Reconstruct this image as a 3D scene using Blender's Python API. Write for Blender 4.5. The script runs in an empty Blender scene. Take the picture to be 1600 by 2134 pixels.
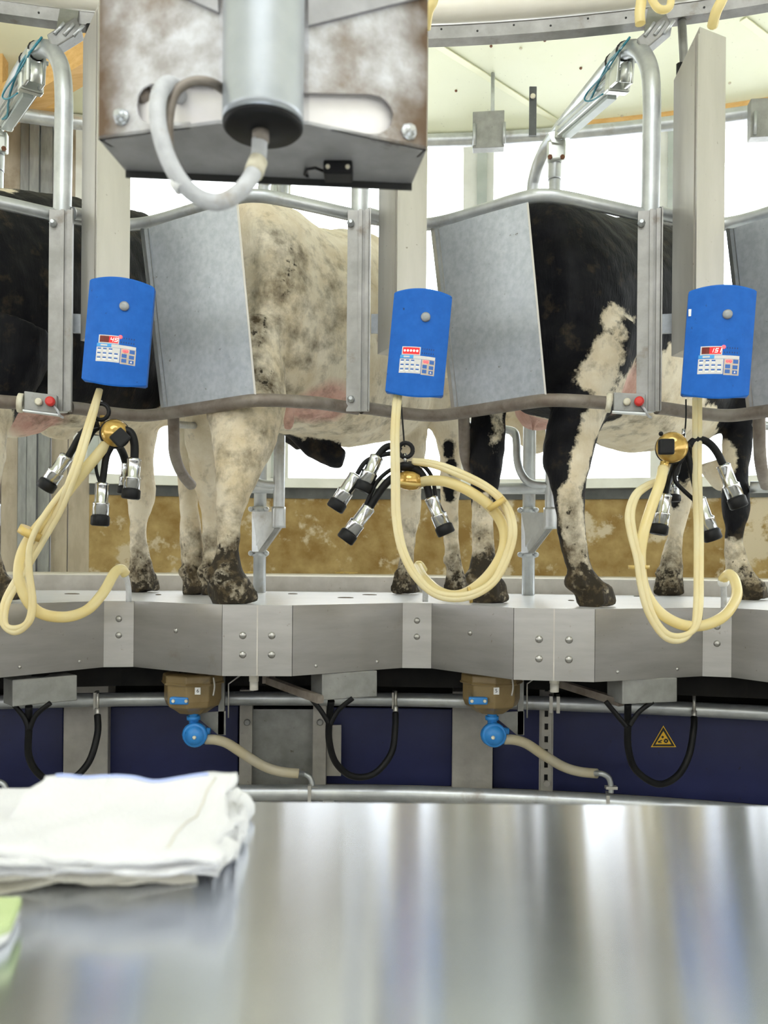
import bpy, bmesh, math, random
import numpy as np
from math import sin, cos, pi, radians, sqrt, atan2
from mathutils import Vector as V, Matrix, noise as mnoise

random.seed(7)
SC = bpy.context.scene
COL = SC.collection

# ------------------------------------------------------------------ camera
W_, H_, F_, Y0 = 1600.0, 2134.0, 1800.0, 1178.0
CAMZ, PLAT = 1.1278, 1.0
ROLL = radians(0.5)
cam_d = bpy.data.cameras.new('camera')
cam = bpy.data.objects.new('camera', cam_d)
COL.objects.link(cam)
cam_d.sensor_fit = 'VERTICAL'
cam_d.sensor_height = 24.0
cam_d.lens = 24.0 * F_ / H_
cam_d.shift_y = (Y0 - H_ / 2) / H_
cam.matrix_world = Matrix.Translation((0, 0, CAMZ)) @ Matrix.Rotation(radians(90), 4, 'X') @ Matrix.Rotation(ROLL, 4, 'Z')
cam_d.clip_start = 0.05
cam_d.dof.use_dof = True
cam_d.dof.focus_distance = 2.9
cam_d.dof.aperture_fstop = 4.0
SC.camera = cam
CM = cam.matrix_world.copy()

# ------------------------------------------------------------------ light
wld = bpy.data.worlds.new('overcast_sky')
SC.world = wld
wld.use_nodes = True
bg = wld.node_tree.nodes['Background']
bg.inputs[0].default_value = (0.95, 0.98, 1.0, 1)
bg.inputs[1].default_value = 5.4
SC.view_settings.view_transform = 'Standard'
SC.view_settings.look = 'None'
SC.view_settings.exposure = 0.0
SC.view_settings.gamma = 1.0
SC.view_settings.use_curve_mapping = False
SC.cycles.max_bounces = 8
SC.cycles.use_denoising = True

# ------------------------------------------------------------------ geometry helpers
def P(px, py, D):
    """point seen at (px, py) of the photograph, D metres in front of the lens"""
    return CM @ V(((px - W_ / 2) / F_ * D, -(py - Y0) / F_ * D, -D))

CX, CY = -0.19, -1.74            # centre of the round parlour
def Dring(px, R, py=None):
    k = (px - W_ / 2) / F_
    a = 1 + k * k; b = -2 * (k * CX + CY); c = CX * CX + CY * CY - R * R
    return (-b + sqrt(b * b - 4 * a * c)) / (2 * a)
def PR(px, py, R):
    return P(px, py, Dring(px, R))
def G(px, py, z=PLAT):
    o = CM.translation; d = P(px, py, 1) - o
    return o + d * ((z - o.z) / d.z)
def depth(p):
    return -(CM.inverted() @ p).z
def ring(th, R, z):
    return V((CX + R * sin(th), CY + R * cos(th), z))
def theta(px, R):
    p = PR(px, Y0, R)
    return atan2(p.x - CX, p.y - CY)

class MB:
    def __init__(s): s.v = []; s.f = []; s.sm = []
    def add(s, vs, fs, smooth=False):
        o = len(s.v); s.v += [V(x) for x in vs]; s.f += [[i + o for i in f] for f in fs]; s.sm += [smooth] * len(fs); return s
    def box(s, c, ax, ay, az):
        """oriented box: centre and three half-axis vectors"""
        c, ax, ay, az = V(c), V(ax), V(ay), V(az)
        vs = [c + ax * i + ay * j + az * k for k in (-1, 1) for j in (-1, 1) for i in (-1, 1)]
        return s.add(vs, [(0, 2, 3, 1), (4, 5, 7, 6), (0, 1, 5, 4), (2, 6, 7, 3), (0, 4, 6, 2), (1, 3, 7, 5)])
    def prism(s, pts, d):
        """polygon pts pushed along d"""
        n = len(pts); pts = [V(p) for p in pts]; d = V(d)
        vs = pts + [p + d for p in pts]
        return s.add(vs, [list(range(n))[::-1], list(range(n, 2 * n))] + [(i, (i + 1) % n, n + (i + 1) % n, n + i) for i in range(n)])
    def hexa(s, a, b):
        """two matching polygons joined"""
        n = len(a)
        return s.add(list(a) + list(b), [list(range(n))[::-1], list(range(n, 2 * n))] + [(i, (i + 1) % n, n + (i + 1) % n, n + i) for i in range(n)])
    def tube(s, path, r, seg=10, cap=True, smooth=True):
        path = [V(p) for p in path]; n = len(path)
        rs = r if isinstance(r, (list, tuple)) else [r] * n
        t0 = (path[1] - path[0]).normalized()
        up = V((0, 0, 1)) if abs(t0.z) < .9 else V((1, 0, 0))
        nrm = (up - t0 * up.dot(t0)).normalized()
        vs = []
        for i in range(n):
            t = (path[min(i + 1, n - 1)] - path[max(i - 1, 0)])
            t = t.normalized() if t.length > 1e-9 else t0
            nrm = (nrm - t * nrm.dot(t))
            nrm = nrm.normalized() if nrm.length > 1e-6 else t.orthogonal().normalized()
            bn = t.cross(nrm)
            for k in range(seg):
                a = 2 * pi * k / seg
                vs.append(path[i] + (nrm * cos(a) + bn * sin(a)) * rs[i])
        o = len(s.v)
        fs = [(i * seg + k, i * seg + (k + 1) % seg, (i + 1) * seg + (k + 1) % seg, (i + 1) * seg + k) for i in range(n - 1) for k in range(seg)]
        s.add(vs, fs, smooth)
        if cap:
            s.f += [[o + k for k in range(seg)][::-1], [o + (n - 1) * seg + k for k in range(seg)]]; s.sm += [False, False]
        return s
    def lathe(s, c, ax, prof, seg=20, smooth=True):
        """profile [(r, h)] turned about axis ax from c"""
        c, ax = V(c), V(ax).normalized()
        return s.tube([c + ax * h for r, h in prof], [max(r, 1e-4) for r, h in prof], seg, True, smooth) if False else s._lathe(c, ax, prof, seg, smooth)
    def _lathe(s, c, ax, prof, seg, smooth):
        u = ax.orthogonal().normalized(); w = ax.cross(u)
        vs = [c + ax * h + (u * cos(2 * pi * k / seg) + w * sin(2 * pi * k / seg)) * max(r, 1e-4) for r, h in prof for k in range(seg)]
        n = len(prof); o = len(s.v)
        s.add(vs, [(i * seg + k, i * seg + (k + 1) % seg, (i + 1) * seg + (k + 1) % seg, (i + 1) * seg + k) for i in range(n - 1) for k in range(seg)], smooth)
        s.f += [[o + k for k in range(seg)][::-1], [o + (n - 1) * seg + k for k in range(seg)]]; s.sm += [False, False]
        return s
    def ball(s, c, r, seg=12, rings=8):
        r = V(r) if not isinstance(r, (int, float)) else V((r, r, r)); c = V(c)
        prof = [(sin(pi * i / rings), -cos(pi * i / rings)) for i in range(rings + 1)]
        vs = [c + V((r.x * a * cos(2 * pi * k / seg), r.y * a * sin(2 * pi * k / seg), r.z * h)) for a, h in prof for k in range(seg)]
        return s.add(vs, [(i * seg + k, i * seg + (k + 1) % seg, (i + 1) * seg + (k + 1) % seg, (i + 1) * seg + k) for i in range(rings) for k in range(seg)], True)
    def sweep(s, prof, t0, t1, n, closed=True):
        """profile [(R, z)] swept round the parlour's centre"""
        m = len(prof)
        vs = [ring(t0 + (t1 - t0) * i / n, R, z) for i in range(n + 1) for R, z in prof]
        o = len(s.v)
        fs = [(i * m + k, i * m + (k + 1) % m, (i + 1) * m + (k + 1) % m, (i + 1) * m + k) for i in range(n) for k in range(m if closed else m - 1)]
        s.add(vs, fs)
        if closed:
            s.f += [[o + k for k in range(m)][::-1], [o + n * m + k for k in range(m)]]; s.sm += [False, False]
        return s
    def build(s, name, mat, parent=None, bevel=0.0, autosm=False):
        me = bpy.data.meshes.new(name)
        if parent is not None:
            base = BASE[parent.name]
        else:
            n = len(s.v)
            base = V((sum(v.x for v in s.v) / n, sum(v.y for v in s.v) / n, min(v.z for v in s.v)))
        me.from_pydata([v - base for v in s.v], [], s.f)
        me.polygons.foreach_set('use_smooth', s.sm)
        bm = bmesh.new(); bm.from_mesh(me)
        bmesh.ops.recalc_face_normals(bm, faces=bm.faces)
        if bevel:
            bmesh.ops.bevel(bm, geom=[e for e in bm.edges if len(e.link_faces) == 2 and e.calc_face_angle(0) > .6], offset=bevel, segments=2, profile=.5, affect='EDGES')
        bm.to_mesh(me); bm.free()
        ob = bpy.data.objects.new(name, me)
        COL.objects.link(ob)
        if mat: me.materials.append(mat)
        if parent is not None:
            ob.parent = parent
        else:
            ob.location = base
        BASE[ob.name] = base
        return ob
BASE = {}

def tag(o, label=None, cat=None, group=None, kind=None):
    if label: o['label'] = label
    if cat: o['category'] = cat
    if group: o['group'] = group
    if kind: o['kind'] = kind
    return o
def thing(name, label, cat, loc, group=None):
    o = bpy.data.objects.new(name, None); COL.objects.link(o)
    o.location = loc; o.empty_display_size = .05
    BASE[o.name] = V(loc)
    return tag(o, label, cat, group)
def smoothpath(pts, k=6):
    """Catmull-Rom through tuples of numbers"""
    pts = [tuple(p) for p in pts]; out = []
    n = len(pts)
    for i in range(n - 1):
        p0, p1, p2, p3 = pts[max(i - 1, 0)], pts[i], pts[i + 1], pts[min(i + 2, n - 1)]
        for j in range(k):
            t = j / k
            out.append(tuple(.5 * ((2 * b) + (c - a) * t + (2 * a - 5 * b + 4 * c - d) * t * t + (-a + 3 * b - 3 * c + d) * t ** 3) for a, b, c, d in zip(p0, p1, p2, p3)))
    out.append(pts[-1])
    return out
def hose(pts, k=6):
    """pts (px, py, D) -> smooth world path"""
    return [P(*q) for q in smoothpath(pts, k)]

# ------------------------------------------------------------------ materials
def mat(name, c1, c2=None, scale=8.0, rough=.5, metal=0.0, bump=0.0, bscale=60.0, dirt=None, dscale=3.0, dlo=.55, dhi=.7, speck=None, stretch=None, rough2=None, spec=None, alpha=None):
    m = bpy.data.materials.new(name); m.use_nodes = True
    nt = m.node_tree; N = nt.nodes; L = nt.links
    b = N['Principled BSDF']
    b.inputs['Roughness'].default_value = rough
    b.inputs['Metallic'].default_value = metal
    if spec is not None: b.inputs['Specular IOR Level'].default_value = spec
    tc = N.new('ShaderNodeTexCoord')
    co = tc.outputs['Object']
    if stretch:
        mp = N.new('ShaderNodeMapping'); mp.inputs['Scale'].default_value = stretch
        L.new(co, mp.inputs[0]); co = mp.outputs[0]
    col = None
    def rgb(c):
        n = N.new('ShaderNodeRGB'); n.outputs[0].default_value = (*c, 1); return n.outputs[0]
    if c2:
        nz = N.new('ShaderNodeTexNoise'); nz.inputs['Scale'].default_value = scale; nz.inputs['Detail'].default_value = 5; nz.inputs['Roughness'].default_value = .6
        L.new(co, nz.inputs['Vector'])
        rp = N.new('ShaderNodeValToRGB'); rp.color_ramp.elements[0].position = .35; rp.color_ramp.elements[1].position = .65
        rp.color_ramp.elements[0].color = (*c1, 1); rp.color_ramp.elements[1].color = (*c2, 1)
        L.new(nz.outputs[0], rp.inputs[0]); col = rp.outputs[0]
        if rough2 is not None:
            mr = N.new('ShaderNodeMapRange'); mr.inputs[1].default_value = .35; mr.inputs[2].default_value = .65
            mr.inputs[3].default_value = rough; mr.inputs[4].default_value = rough2
            L.new(nz.outputs[0], mr.inputs[0]); L.new(mr.outputs[0], b.inputs['Roughness'])
    else:
        col = rgb(c1)
    for spec_, sc_, lo, hi in ((dirt, dscale, dlo, dhi), (speck, 45.0, .66, .72)):
        if spec_:
            nz = N.new('ShaderNodeTexNoise'); nz.inputs['Scale'].default_value = sc_; nz.inputs['Detail'].default_value = 8; nz.inputs['Roughness'].default_value = .65
            L.new(tc.outputs['Object'], nz.inputs['Vector'])
            mr = N.new('ShaderNodeMapRange'); mr.inputs[1].default_value = lo; mr.inputs[2].default_value = hi
            L.new(nz.outputs[0], mr.inputs[0])
            mx = N.new('ShaderNodeMix'); mx.data_type = 'RGBA'
            L.new(mr.outputs[0], mx.inputs[0]); L.new(col, mx.inputs[6]); mx.inputs[7].default_value = (*spec_, 1)
            col = mx.outputs[2]
            if metal > .4:
                mm = N.new('ShaderNodeMapRange'); mm.inputs[3].default_value = metal; mm.inputs[4].default_value = .1
                L.new(mr.outputs[0], mm.inputs[0]); L.new(mm.outputs[0], b.inputs['Metallic'])
    L.new(col, b.inputs['Base Color'])
    if bump:
        nz = N.new('ShaderNodeTexNoise'); nz.inputs['Scale'].default_value = bscale; nz.inputs['Detail'].default_value = 4
        L.new(co, nz.inputs['Vector'])
        bp = N.new('ShaderNodeBump'); bp.inputs['Strength'].default_value = bump; bp.inputs['Distance'].default_value = .004
        L.new(nz.outputs[0], bp.inputs['Height']); L.new(bp.outputs[0], b.inputs['Normal'])
    return m
def emit(name, c, s):
    m = bpy.data.materials.new(name); m.use_nodes = True
    b = m.node_tree.nodes['Principled BSDF']
    b.inputs['Base Color'].default_value = (*c, 1); b.inputs['Emission Color'].default_value = (*c, 1); b.inputs['Emission Strength'].default_value = s
    return m

M = {}
ANI = 0.25
M['galv'] = mat('galvanised_sheet', (.40, .43, .47), (.50, .53, .57), 48, .45, .55, .05, 40, dirt=(.26, .22, .17), dscale=9, dlo=.66, dhi=.86, speck=(.12, .10, .08), rough2=.5)
M['pipe'] = mat('galvanised_pipe', (.44, .46, .48), (.60, .62, .63), 9, .38, .7, .04, 30, dirt=(.25, .20, .15), dscale=7, dlo=.58, dhi=.8)
M['dirtypipe'] = mat('manure_stained_pipe', (.27, .24, .21), (.17, .135, .11), 12, .55, .35, .2, 60, dirt=(.13, .10, .07), dscale=18, dlo=.55, dhi=.75)
M['channel'] = mat('dirty_channel', (.27, .265, .25), (.38, .37, .36), 12, .45, .5, dirt=(.16, .12, .08), dscale=10, dlo=.56, dhi=.75)
M['stainless'] = mat('brushed_stainless', (.40, .39, .375), (.46, .45, .435), 5, .33, .9, dirt=(.35, .30, .24), dscale=9, dlo=.64, dhi=.85, speck=(.25, .22, .18), stretch=(1, 1, 6))
M['column'] = mat('column_stainless', (.47, .455, .42), (.53, .51, .475), 4, .4, .7, speck=(.25, .22, .18), stretch=(4, 4, .6))
M['table'] = mat('table_stainless', (.56, .56, .57), (.64, .64, .65), 2.5, .12, 1.0, .05, 3.0, stretch=(3, 3, 3), rough2=.17)
M['table'] = mat('table_stainless', (.74, .77, .84), (.80, .83, .90), 2.5, .165, 1.0, rough2=.19)
_b = M['table'].node_tree.nodes['Principled BSDF']; _b.inputs['Anisotropic'].default_value = .93; _b.inputs['Anisotropic Rotation'].default_value = ANI
_t = M['table'].node_tree.nodes.new('ShaderNodeTangent'); _t.direction_type = 'UV_MAP'; _t.uv_map = 'UVMap'
M['table'].node_tree.links.new(_t.outputs[0], _b.inputs['Tangent'])
M['plattop'] = mat('wet_platform_top', (.90, .91, .93), (.95, .96, .98), 6, .22, .4, speck=(.2, .17, .13))
M['plate'] = mat('weathered_zinc', (.36, .34, .33), (.66, .67, .72), 22, .5, .35, .1, 30, dirt=(.20, .14, .09), dscale=8, dlo=.50, dhi=.72, rough2=.4)
_nt = M['plate'].node_tree; _b = _nt.nodes['Principled BSDF']; _lk = _b.inputs['Base Color'].links[0].from_socket
_tc = _nt.nodes.new('ShaderNodeTexCoord'); _sx = _nt.nodes.new('ShaderNodeSeparateXYZ'); _nt.links.new(_tc.outputs['Object'], _sx.inputs[0])
_ab = _nt.nodes.new('ShaderNodeMath'); _ab.operation = 'ABSOLUTE'; _nt.links.new(_sx.outputs[0], _ab.inputs[0])
_nz = _nt.nodes.new('ShaderNodeTexNoise'); _nz.inputs['Scale'].default_value = 13; _nz.inputs['Detail'].default_value = 6; _nt.links.new(_tc.outputs['Object'], _nz.inputs['Vector'])
_ad = _nt.nodes.new('ShaderNodeMath'); _ad.operation = 'MULTIPLY_ADD'; _nt.links.new(_nz.outputs[0], _ad.inputs[0]); _ad.inputs[1].default_value = .11; _nt.links.new(_ab.outputs[0], _ad.inputs[2])
_mr = _nt.nodes.new('ShaderNodeMapRange'); _mr.inputs[1].default_value = .215; _mr.inputs[2].default_value = .262; _nt.links.new(_ad.outputs[0], _mr.inputs[0])
_mx = _nt.nodes.new('ShaderNodeMix'); _mx.data_type = 'RGBA'; _nt.links.new(_mr.outputs[0], _mx.inputs[0]); _nt.links.new(_lk, _mx.inputs[6]); _mx.inputs[7].default_value = (.12, .075, .045, 1)
_nt.links.new(_mx.outputs[2], _b.inputs['Base Color'])
M['platewhite'] = mat('back_plate', (.82, .79, .78), (.9, .87, .87), 10, .5, .1)
M['zincdark'] = mat('shelf_zinc', (.36, .36, .37), (.48, .48, .50), 14, .5, .5, dirt=(.10, .08, .07), dscale=9, dlo=.62, dhi=.72)
M['tubezinc'] = mat('tube_zinc', (.38, .41, .45), (.47, .50, .54), 10, .38, .55, dirt=(.33, .28, .22), dscale=6, dlo=.62, dhi=.85)
M['black'] = mat('black_rubber', (.006, .006, .007), (.012, .012, .013), 20, .5, 0, spec=.22)
M['blackhose'] = mat('black_hose_rubber', (.005, .005, .006), (.010, .010, .010), 20, .5, 0, spec=.2)
M['chrome'] = mat('polished_shell', (.55, .56, .58), (.62, .63, .65), 10, .18, 1.0)
M['blue'] = mat('blue_enclosure', (.005, .105, .46), (.009, .125, .52), 30, .5, 0, .05, 200, speck=(.012, .035, .10), spec=.25)
M['bluevalve'] = mat('blue_valve_plastic', (.02, .20, .58), (.03, .24, .64), 20, .4, 0)
M['navy'] = mat('navy_skirt', (.009, .013, .075), (.013, .019, .10), 6, .45, 0, speck=(.005, .006, .02))
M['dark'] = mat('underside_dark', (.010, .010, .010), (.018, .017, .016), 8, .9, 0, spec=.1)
M['concrete'] = mat('block_concrete', (.36, .34, .31), (.47, .45, .41), 9, .8, 0, .3, 60, speck=(.2, .18, .15))
M['steelplate'] = mat('dull_steel_plate', (.24, .24, .23), (.33, .33, .32), 14, .5, .5, speck=(.12, .1, .08))
M['floorout'] = mat('outer_floor_concrete', (.62, .58, .50), (.74, .70, .62), 7, .7, 0, dirt=(.45, .35, .18), dscale=5, dlo=.6, dhi=.75)
M['kerb'] = mat('kerb_concrete', (.48, .45, .41), (.6, .57, .53), 9, .75, 0, speck=(.25, .2, .15))
M['yellowwall'] = mat('stained_wall', (.27, .165, .045), (.47, .345, .15), 5.5, .75, 0, .2, 30, dirt=(.62, .54, .40), dscale=3.4, dlo=.54, dhi=.60, speck=(.12, .08, .04))
M['blackstrip'] = mat('grey_rubber_strip', (.07, .075, .08), (.11, .115, .12), 8, .6, 0, speck=(.3, .3, .3))
M['white'] = mat('white_frame', (.74, .75, .72), (.82, .83, .80), 6, .5, 0)
M['greyframe'] = mat('grey_green_frame', (.42, .47, .45), (.50, .54, .52), 8, .5, .2)
M['ceil'] = mat('cream_ceiling_panel', (.86, .88, .66), (.89, .91, .71), 2, .5, 0, speck=(.45, .43, .33))
M['seam'] = mat('ceiling_seam_strip', (.86, .86, .62), None, rough=.4)
M['wood'] = mat('pine_timber', (.66, .38, .12), (.78, .50, .20), 3, .55, 0, stretch=(1, 12, 12))
M['board'] = mat('weathered_board', (.42, .36, .28), (.52, .46, .37), 5, .7, 0, dirt=(.22, .15, .08), dscale=3, dlo=.55, dhi=.8, stretch=(4, 4, 1))
M['boardgrey'] = mat('grey_sheet', (.25, .26, .26), (.34, .35, .35), 8, .5, .3, stretch=(5, 5, 1))
M['towel'] = mat('white_terry', (.70, .70, .715), (.75, .75, .765), 12, .95, 0, .8, 420, dirt=(.72, .66, .52), dscale=7, dlo=.68, dhi=.85)
M['towelcream'] = mat('cream_terry', (.62, .59, .50), (.70, .67, .59), 14, .95, 0, .8, 420)
M['towelblue'] = mat('blue_hem', (.42, .50, .82), None, rough=.9)
M['greencloth'] = mat('pale_green_cloth', (.40, .50, .22), (.48, .57, .30), 30, .9, 0, .6, 300)
M['whitepaper'] = mat('white_paper', (.8, .8, .82), None, rough=.8)
M['button'] = mat('red_button', (.62, .03, .025), None, rough=.35)
M['cream'] = mat('cream_button', (.72, .68, .55), (.6, .55, .42), 60, .5)
M['keypad'] = mat('keypad_film', (.62, .61, .60), (.70, .69, .67), 40, .45, dirt=(.36, .22, .10), dscale=28, dlo=.64, dhi=.74)
M['keypadtan'] = mat('keypad_tan', (.55, .46, .36), (.62, .54, .45), 40, .45, dirt=(.2, .11, .05), dscale=24, dlo=.58, dhi=.7)
M['header'] = mat('header_blue', (.06, .36, .78), None, rough=.4)
M['key'] = mat('blue_key', (.03, .13, .45), None, rough=.4)
M['tick'] = mat('dark_print', (.012, .03, .12), None, rough=.5)
M['display'] = mat('display_glass', (.16, .012, .012), None, rough=.15)
M['displaylit'] = emit('display_lit', (.9, .01, .015), .9)
M['digit'] = emit('digit_lit', (1.0, .62, .55), 1.6)
M['led'] = emit('led_lit', (1.0, .07, .08), 2.2)
M['knob'] = mat('grey_knob', (.30, .31, .32), None, rough=.4, metal=.3)
M['jar'] = mat('brown_jar', (.22, .15, .06), (.29, .21, .10), 10, .3, 0, .1, 50, dirt=(.12, .09, .05), dscale=10)
M['label'] = mat('paper_label', (.85, .85, .85), None, rough=.6)
M['ink'] = mat('ink', (.02, .02, .02), None, rough=.6)
M['yellow'] = mat('warning_yellow', (.95, .58, .03), None, rough=.45)
M['teal'] = mat('teal_wire', (.03, .24, .33), None, rough=.4)
M['alu'] = mat('aluminium_profile', (.58, .60, .56), (.68, .70, .66), 10, .35, .7)
M['rust'] = mat('rust', (.17, .07, .035), None, rough=.8)
M['greyhose'] = mat('grey_braided_hose', (.42, .43, .45), (.54, .55, .57), 40, .55, 0, .3, 120, dirt=(.30, .25, .19), dscale=12)
M['concretefloor'] = mat('pit_floor', (.30, .29, .28), (.38, .37, .36), 4, .6)
M['manure'] = mat('manure', (.05, .035, .02), (.10, .07, .04), 40, .8, 0, .5, 120)
M['straw'] = mat('straw', (.55, .38, .10), (.68, .52, .2), 30, .8)
M['skin'] = mat('whitewash_pipe', (.80, .76, .66), (.86, .83, .74), 5, .35, 0)

def hosemat(name, c, trans=.45, rough=.22):
    m = bpy.data.materials.new(name); m.use_nodes = True
    nt = m.node_tree; N = nt.nodes; L = nt.links
    b = N['Principled BSDF']; b.inputs['Roughness'].default_value = rough
    tc = N.new('ShaderNodeTexCoord'); nz = N.new('ShaderNodeTexNoise'); nz.inputs['Scale'].default_value = 9; nz.inputs['Detail'].default_value = 5
    L.new(tc.outputs['Object'], nz.inputs['Vector'])
    rp = N.new('ShaderNodeValToRGB'); rp.color_ramp.elements[0].position = .35; rp.color_ramp.elements[1].position = .7
    rp.color_ramp.elements[0].color = (*c, 1); rp.color_ramp.elements[1].color = (c[0] * .96, c[1] * .91, c[2] * .76, 1)
    L.new(nz.outputs[0], rp.inputs[0]); L.new(rp.outputs[0], b.inputs['Base Color'])
    t = N.new('ShaderNodeBsdfTranslucent'); L.new(rp.outputs[0], t.inputs[0])
    mx = N.new('ShaderNodeMixShader'); mx.inputs[0].default_value = trans
    L.new(b.outputs[0], mx.inputs[1]); L.new(t.outputs[0], mx.inputs[2])
    L.new(mx.outputs[0], N['Material Output'].inputs[0])
    return m
M['milkhose'] = hosemat('clear_milk_hose', (.95, .86, .54), .5)
M['pulsehose'] = hosemat('clear_pulse_hose', (.96, .90, .66), .5)
M['beigehose'] = hosemat('beige_drain_hose', (.62, .57, .46), .25, .4)
M['amber'] = mat('amber_bowl', (.42, .24, .045), (.62, .42, .12), 24, .14, .45, spec=.8)
M['amberband'] = hosemat('amber_band', (.78, .60, .22), .3, .3)

def glassmat():
    m = bpy.data.materials.new('window_pane'); m.use_nodes = True
    nt = m.node_tree; N = nt.nodes; L = nt.links
    for n in list(N):
        if n.type == 'BSDF_PRINCIPLED': N.remove(n)
    t = N.new('ShaderNodeBsdfTransparent'); t.inputs[0].default_value = (.97, .98, .98, 1)
    g = N.new('ShaderNodeBsdfGlossy'); g.inputs['Roughness'].default_value = .03
    fr = N.new('ShaderNodeFresnel'); fr.inputs[0].default_value = 1.25
    mx = N.new('ShaderNodeMixShader')
    L.new(fr.outputs[0], mx.inputs[0]); L.new(t.outputs[0], mx.inputs[1]); L.new(g.outputs[0], mx.inputs[2])
    L.new(mx.outputs[0], N['Material Output'].inputs[0])
    return m
M['glass'] = glassmat()

# ------------------------------------------------------------------ the room
RW = 7.8
T0, T1 = radians(-66), radians(66)
def struct(o, label=None):
    o['kind'] = 'structure'
    if label: o['label'] = label
    return o
b = MB(); b.sweep([(0.02, -.05), (5.85, -.05), (5.85, 0), (0.02, 0)], radians(-180), radians(180), 64)
struct(b.build('floor', M['concretefloor']), 'grey concrete floor of the milking pit')
ZW = 1.065
b = MB(); b.sweep([(5.95, 0), (8.6, 0), (8.6, ZW), (5.95, ZW)], -pi, pi, 96)
fo = struct(b.build('floor_outer', M['floorout']), 'pale concrete walkway floor behind the turning platform')
b = MB(); b.sweep([(5.9, .9), (5.96, .9), (5.96, ZW + .005), (5.9, ZW + .005)], T0, T1, 60)
struct(b.build('trim_1', M['kerb']), 'low concrete kerb along the back of the platform')
# wall below the windows
zt = CAMZ + (Y0 - 1040) / F_ * 6.02; zs = CAMZ + (Y0 - 1018) / F_ * 6.02; zw0 = CAMZ + (Y0 - 997) / F_ * 6.0; zw1 = CAMZ + (Y0 - 306) / F_ * 6.02
thL = theta(185, RW)
b = MB(); b.sweep([(RW, ZW - .02), (RW + .12, ZW - .02), (RW + .12, zt), (RW, zt)], thL, 2 * pi - radians(75), 90)
struct(b.build('wall_back', M['yellowwall']), 'yellow-brown stained low wall under the windows')
b = MB(); b.sweep([(RW - .015, zt), (RW + .12, zt), (RW + .12, zs), (RW - .015, zs)], thL, T1, 50)
struct(b.build('trim_2', M['blackstrip']), 'dark grey strip along the top of the stained wall')
b = MB(); b.sweep([(RW - .05, zs), (RW + .14, zs), (RW + .14, zw0), (RW - .03, zw0)], thL, T1, 50)
struct(b.build('trim_3', M['white']), 'white window sill running above the dark strip')
b = MB(); b.sweep([(RW - .02, zw1), (RW + .14, zw1), (RW + .14, 4.14), (RW - .02, 4.14)], T0, T1, 60)
struct(b.build('trim_4', M['white']), 'white frame head above the windows')
# windows
mull = [theta(x, RW) for x in (185, 567, 990, 1387)]
stp = mull[3] - mull[2]
while mull[-1] + stp < T1: mull.append(mull[-1] + stp)
for i in range(len(mull) - 1):
    a0, a1 = mull[i], mull[i + 1]
    root = thing('window_%d' % (i + 1), None, None, ring((a0 + a1) / 2, RW + .05, zw0)); root['kind'] = 'structure'
    root['label'] = ['tall bright window seen left of the pale cow', 'tall bright window between the pale cow and the black cow', 'tall bright window above the black cow', 'tall bright window at the right end'][i] if i < 4 else 'tall bright window further round the wall to the right'
    wm = .105
    for a, nm in ((a0, 'frame_post'),):
        t = wm / RW
        m = MB(); m.sweep([(RW - .02, zw0), (RW + .10, zw0), (RW + .10, zw1), (RW - .02, zw1)], a - t, a + t, 2)
        m.build(nm, M['white'], root)
        m = MB(); m.sweep([(RW - .05, zw0), (RW - .02, zw0), (RW - .02, zw1), (RW - .05, zw1)], a - t * .1, a + t * .55, 2)
        m.build('frame_strip', M['greyframe'], root)
    m = MB(); t = wm / RW
    m.sweep([(RW + .05, zw0), (RW + .056, zw0), (RW + .056, zw1), (RW + .05, zw1)], a0 + t, a1 - t, 4)
    m.build('pane', M['glass'], root)
# wall left of the windows : boards and grey sheet
root = thing('wall_left', None, None, ring(theta(80, RW), RW, ZW)); root['kind'] = 'structure'; root['label'] = 'beige boarded and grey sheeted wall at the left end'
edges = [-1150, -900, -700, -520, -380, -260, -170, -110, -50, 0, 36, 56, 78, 104, 140, 186]
for i in range(len(edges) - 1):
    a0, a1 = theta(edges[i], RW), theta(edges[i + 1], RW)
    grey = 36 <= edges[i] < 104
    off = .0 if not grey else (-.05 if edges[i] != 56 else -.09)
    m = MB(); m.sweep([(RW + off, ZW - .02), (RW + .1, ZW - .02), (RW + .1, 4.14), (RW + off, 4.14)], a0 + .0005, a1 - .0005, 2)
    m.build('sheet' if grey else 'board', M['boardgrey'] if grey else M['board'], root)
# the unseen half of the round building : board panels sized to cut light from behind
root = thing('wall_rear_unseen', None, None, ring(pi, RW, ZW)); root['kind'] = 'structure'; root['label'] = 'unseen boarded rear wall of the round parlour, gapped to cut the light'
a_ = mull[-1]
while a_ < 2 * pi + theta(-1150, RW):
    m = MB(); m.sweep([(RW, zt), (RW + .1, zt), (RW + .1, 4.14), (RW, 4.14)], a_, a_ + stp * .5, 3); m.build('panel', M['board'], root); a_ += stp
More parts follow.
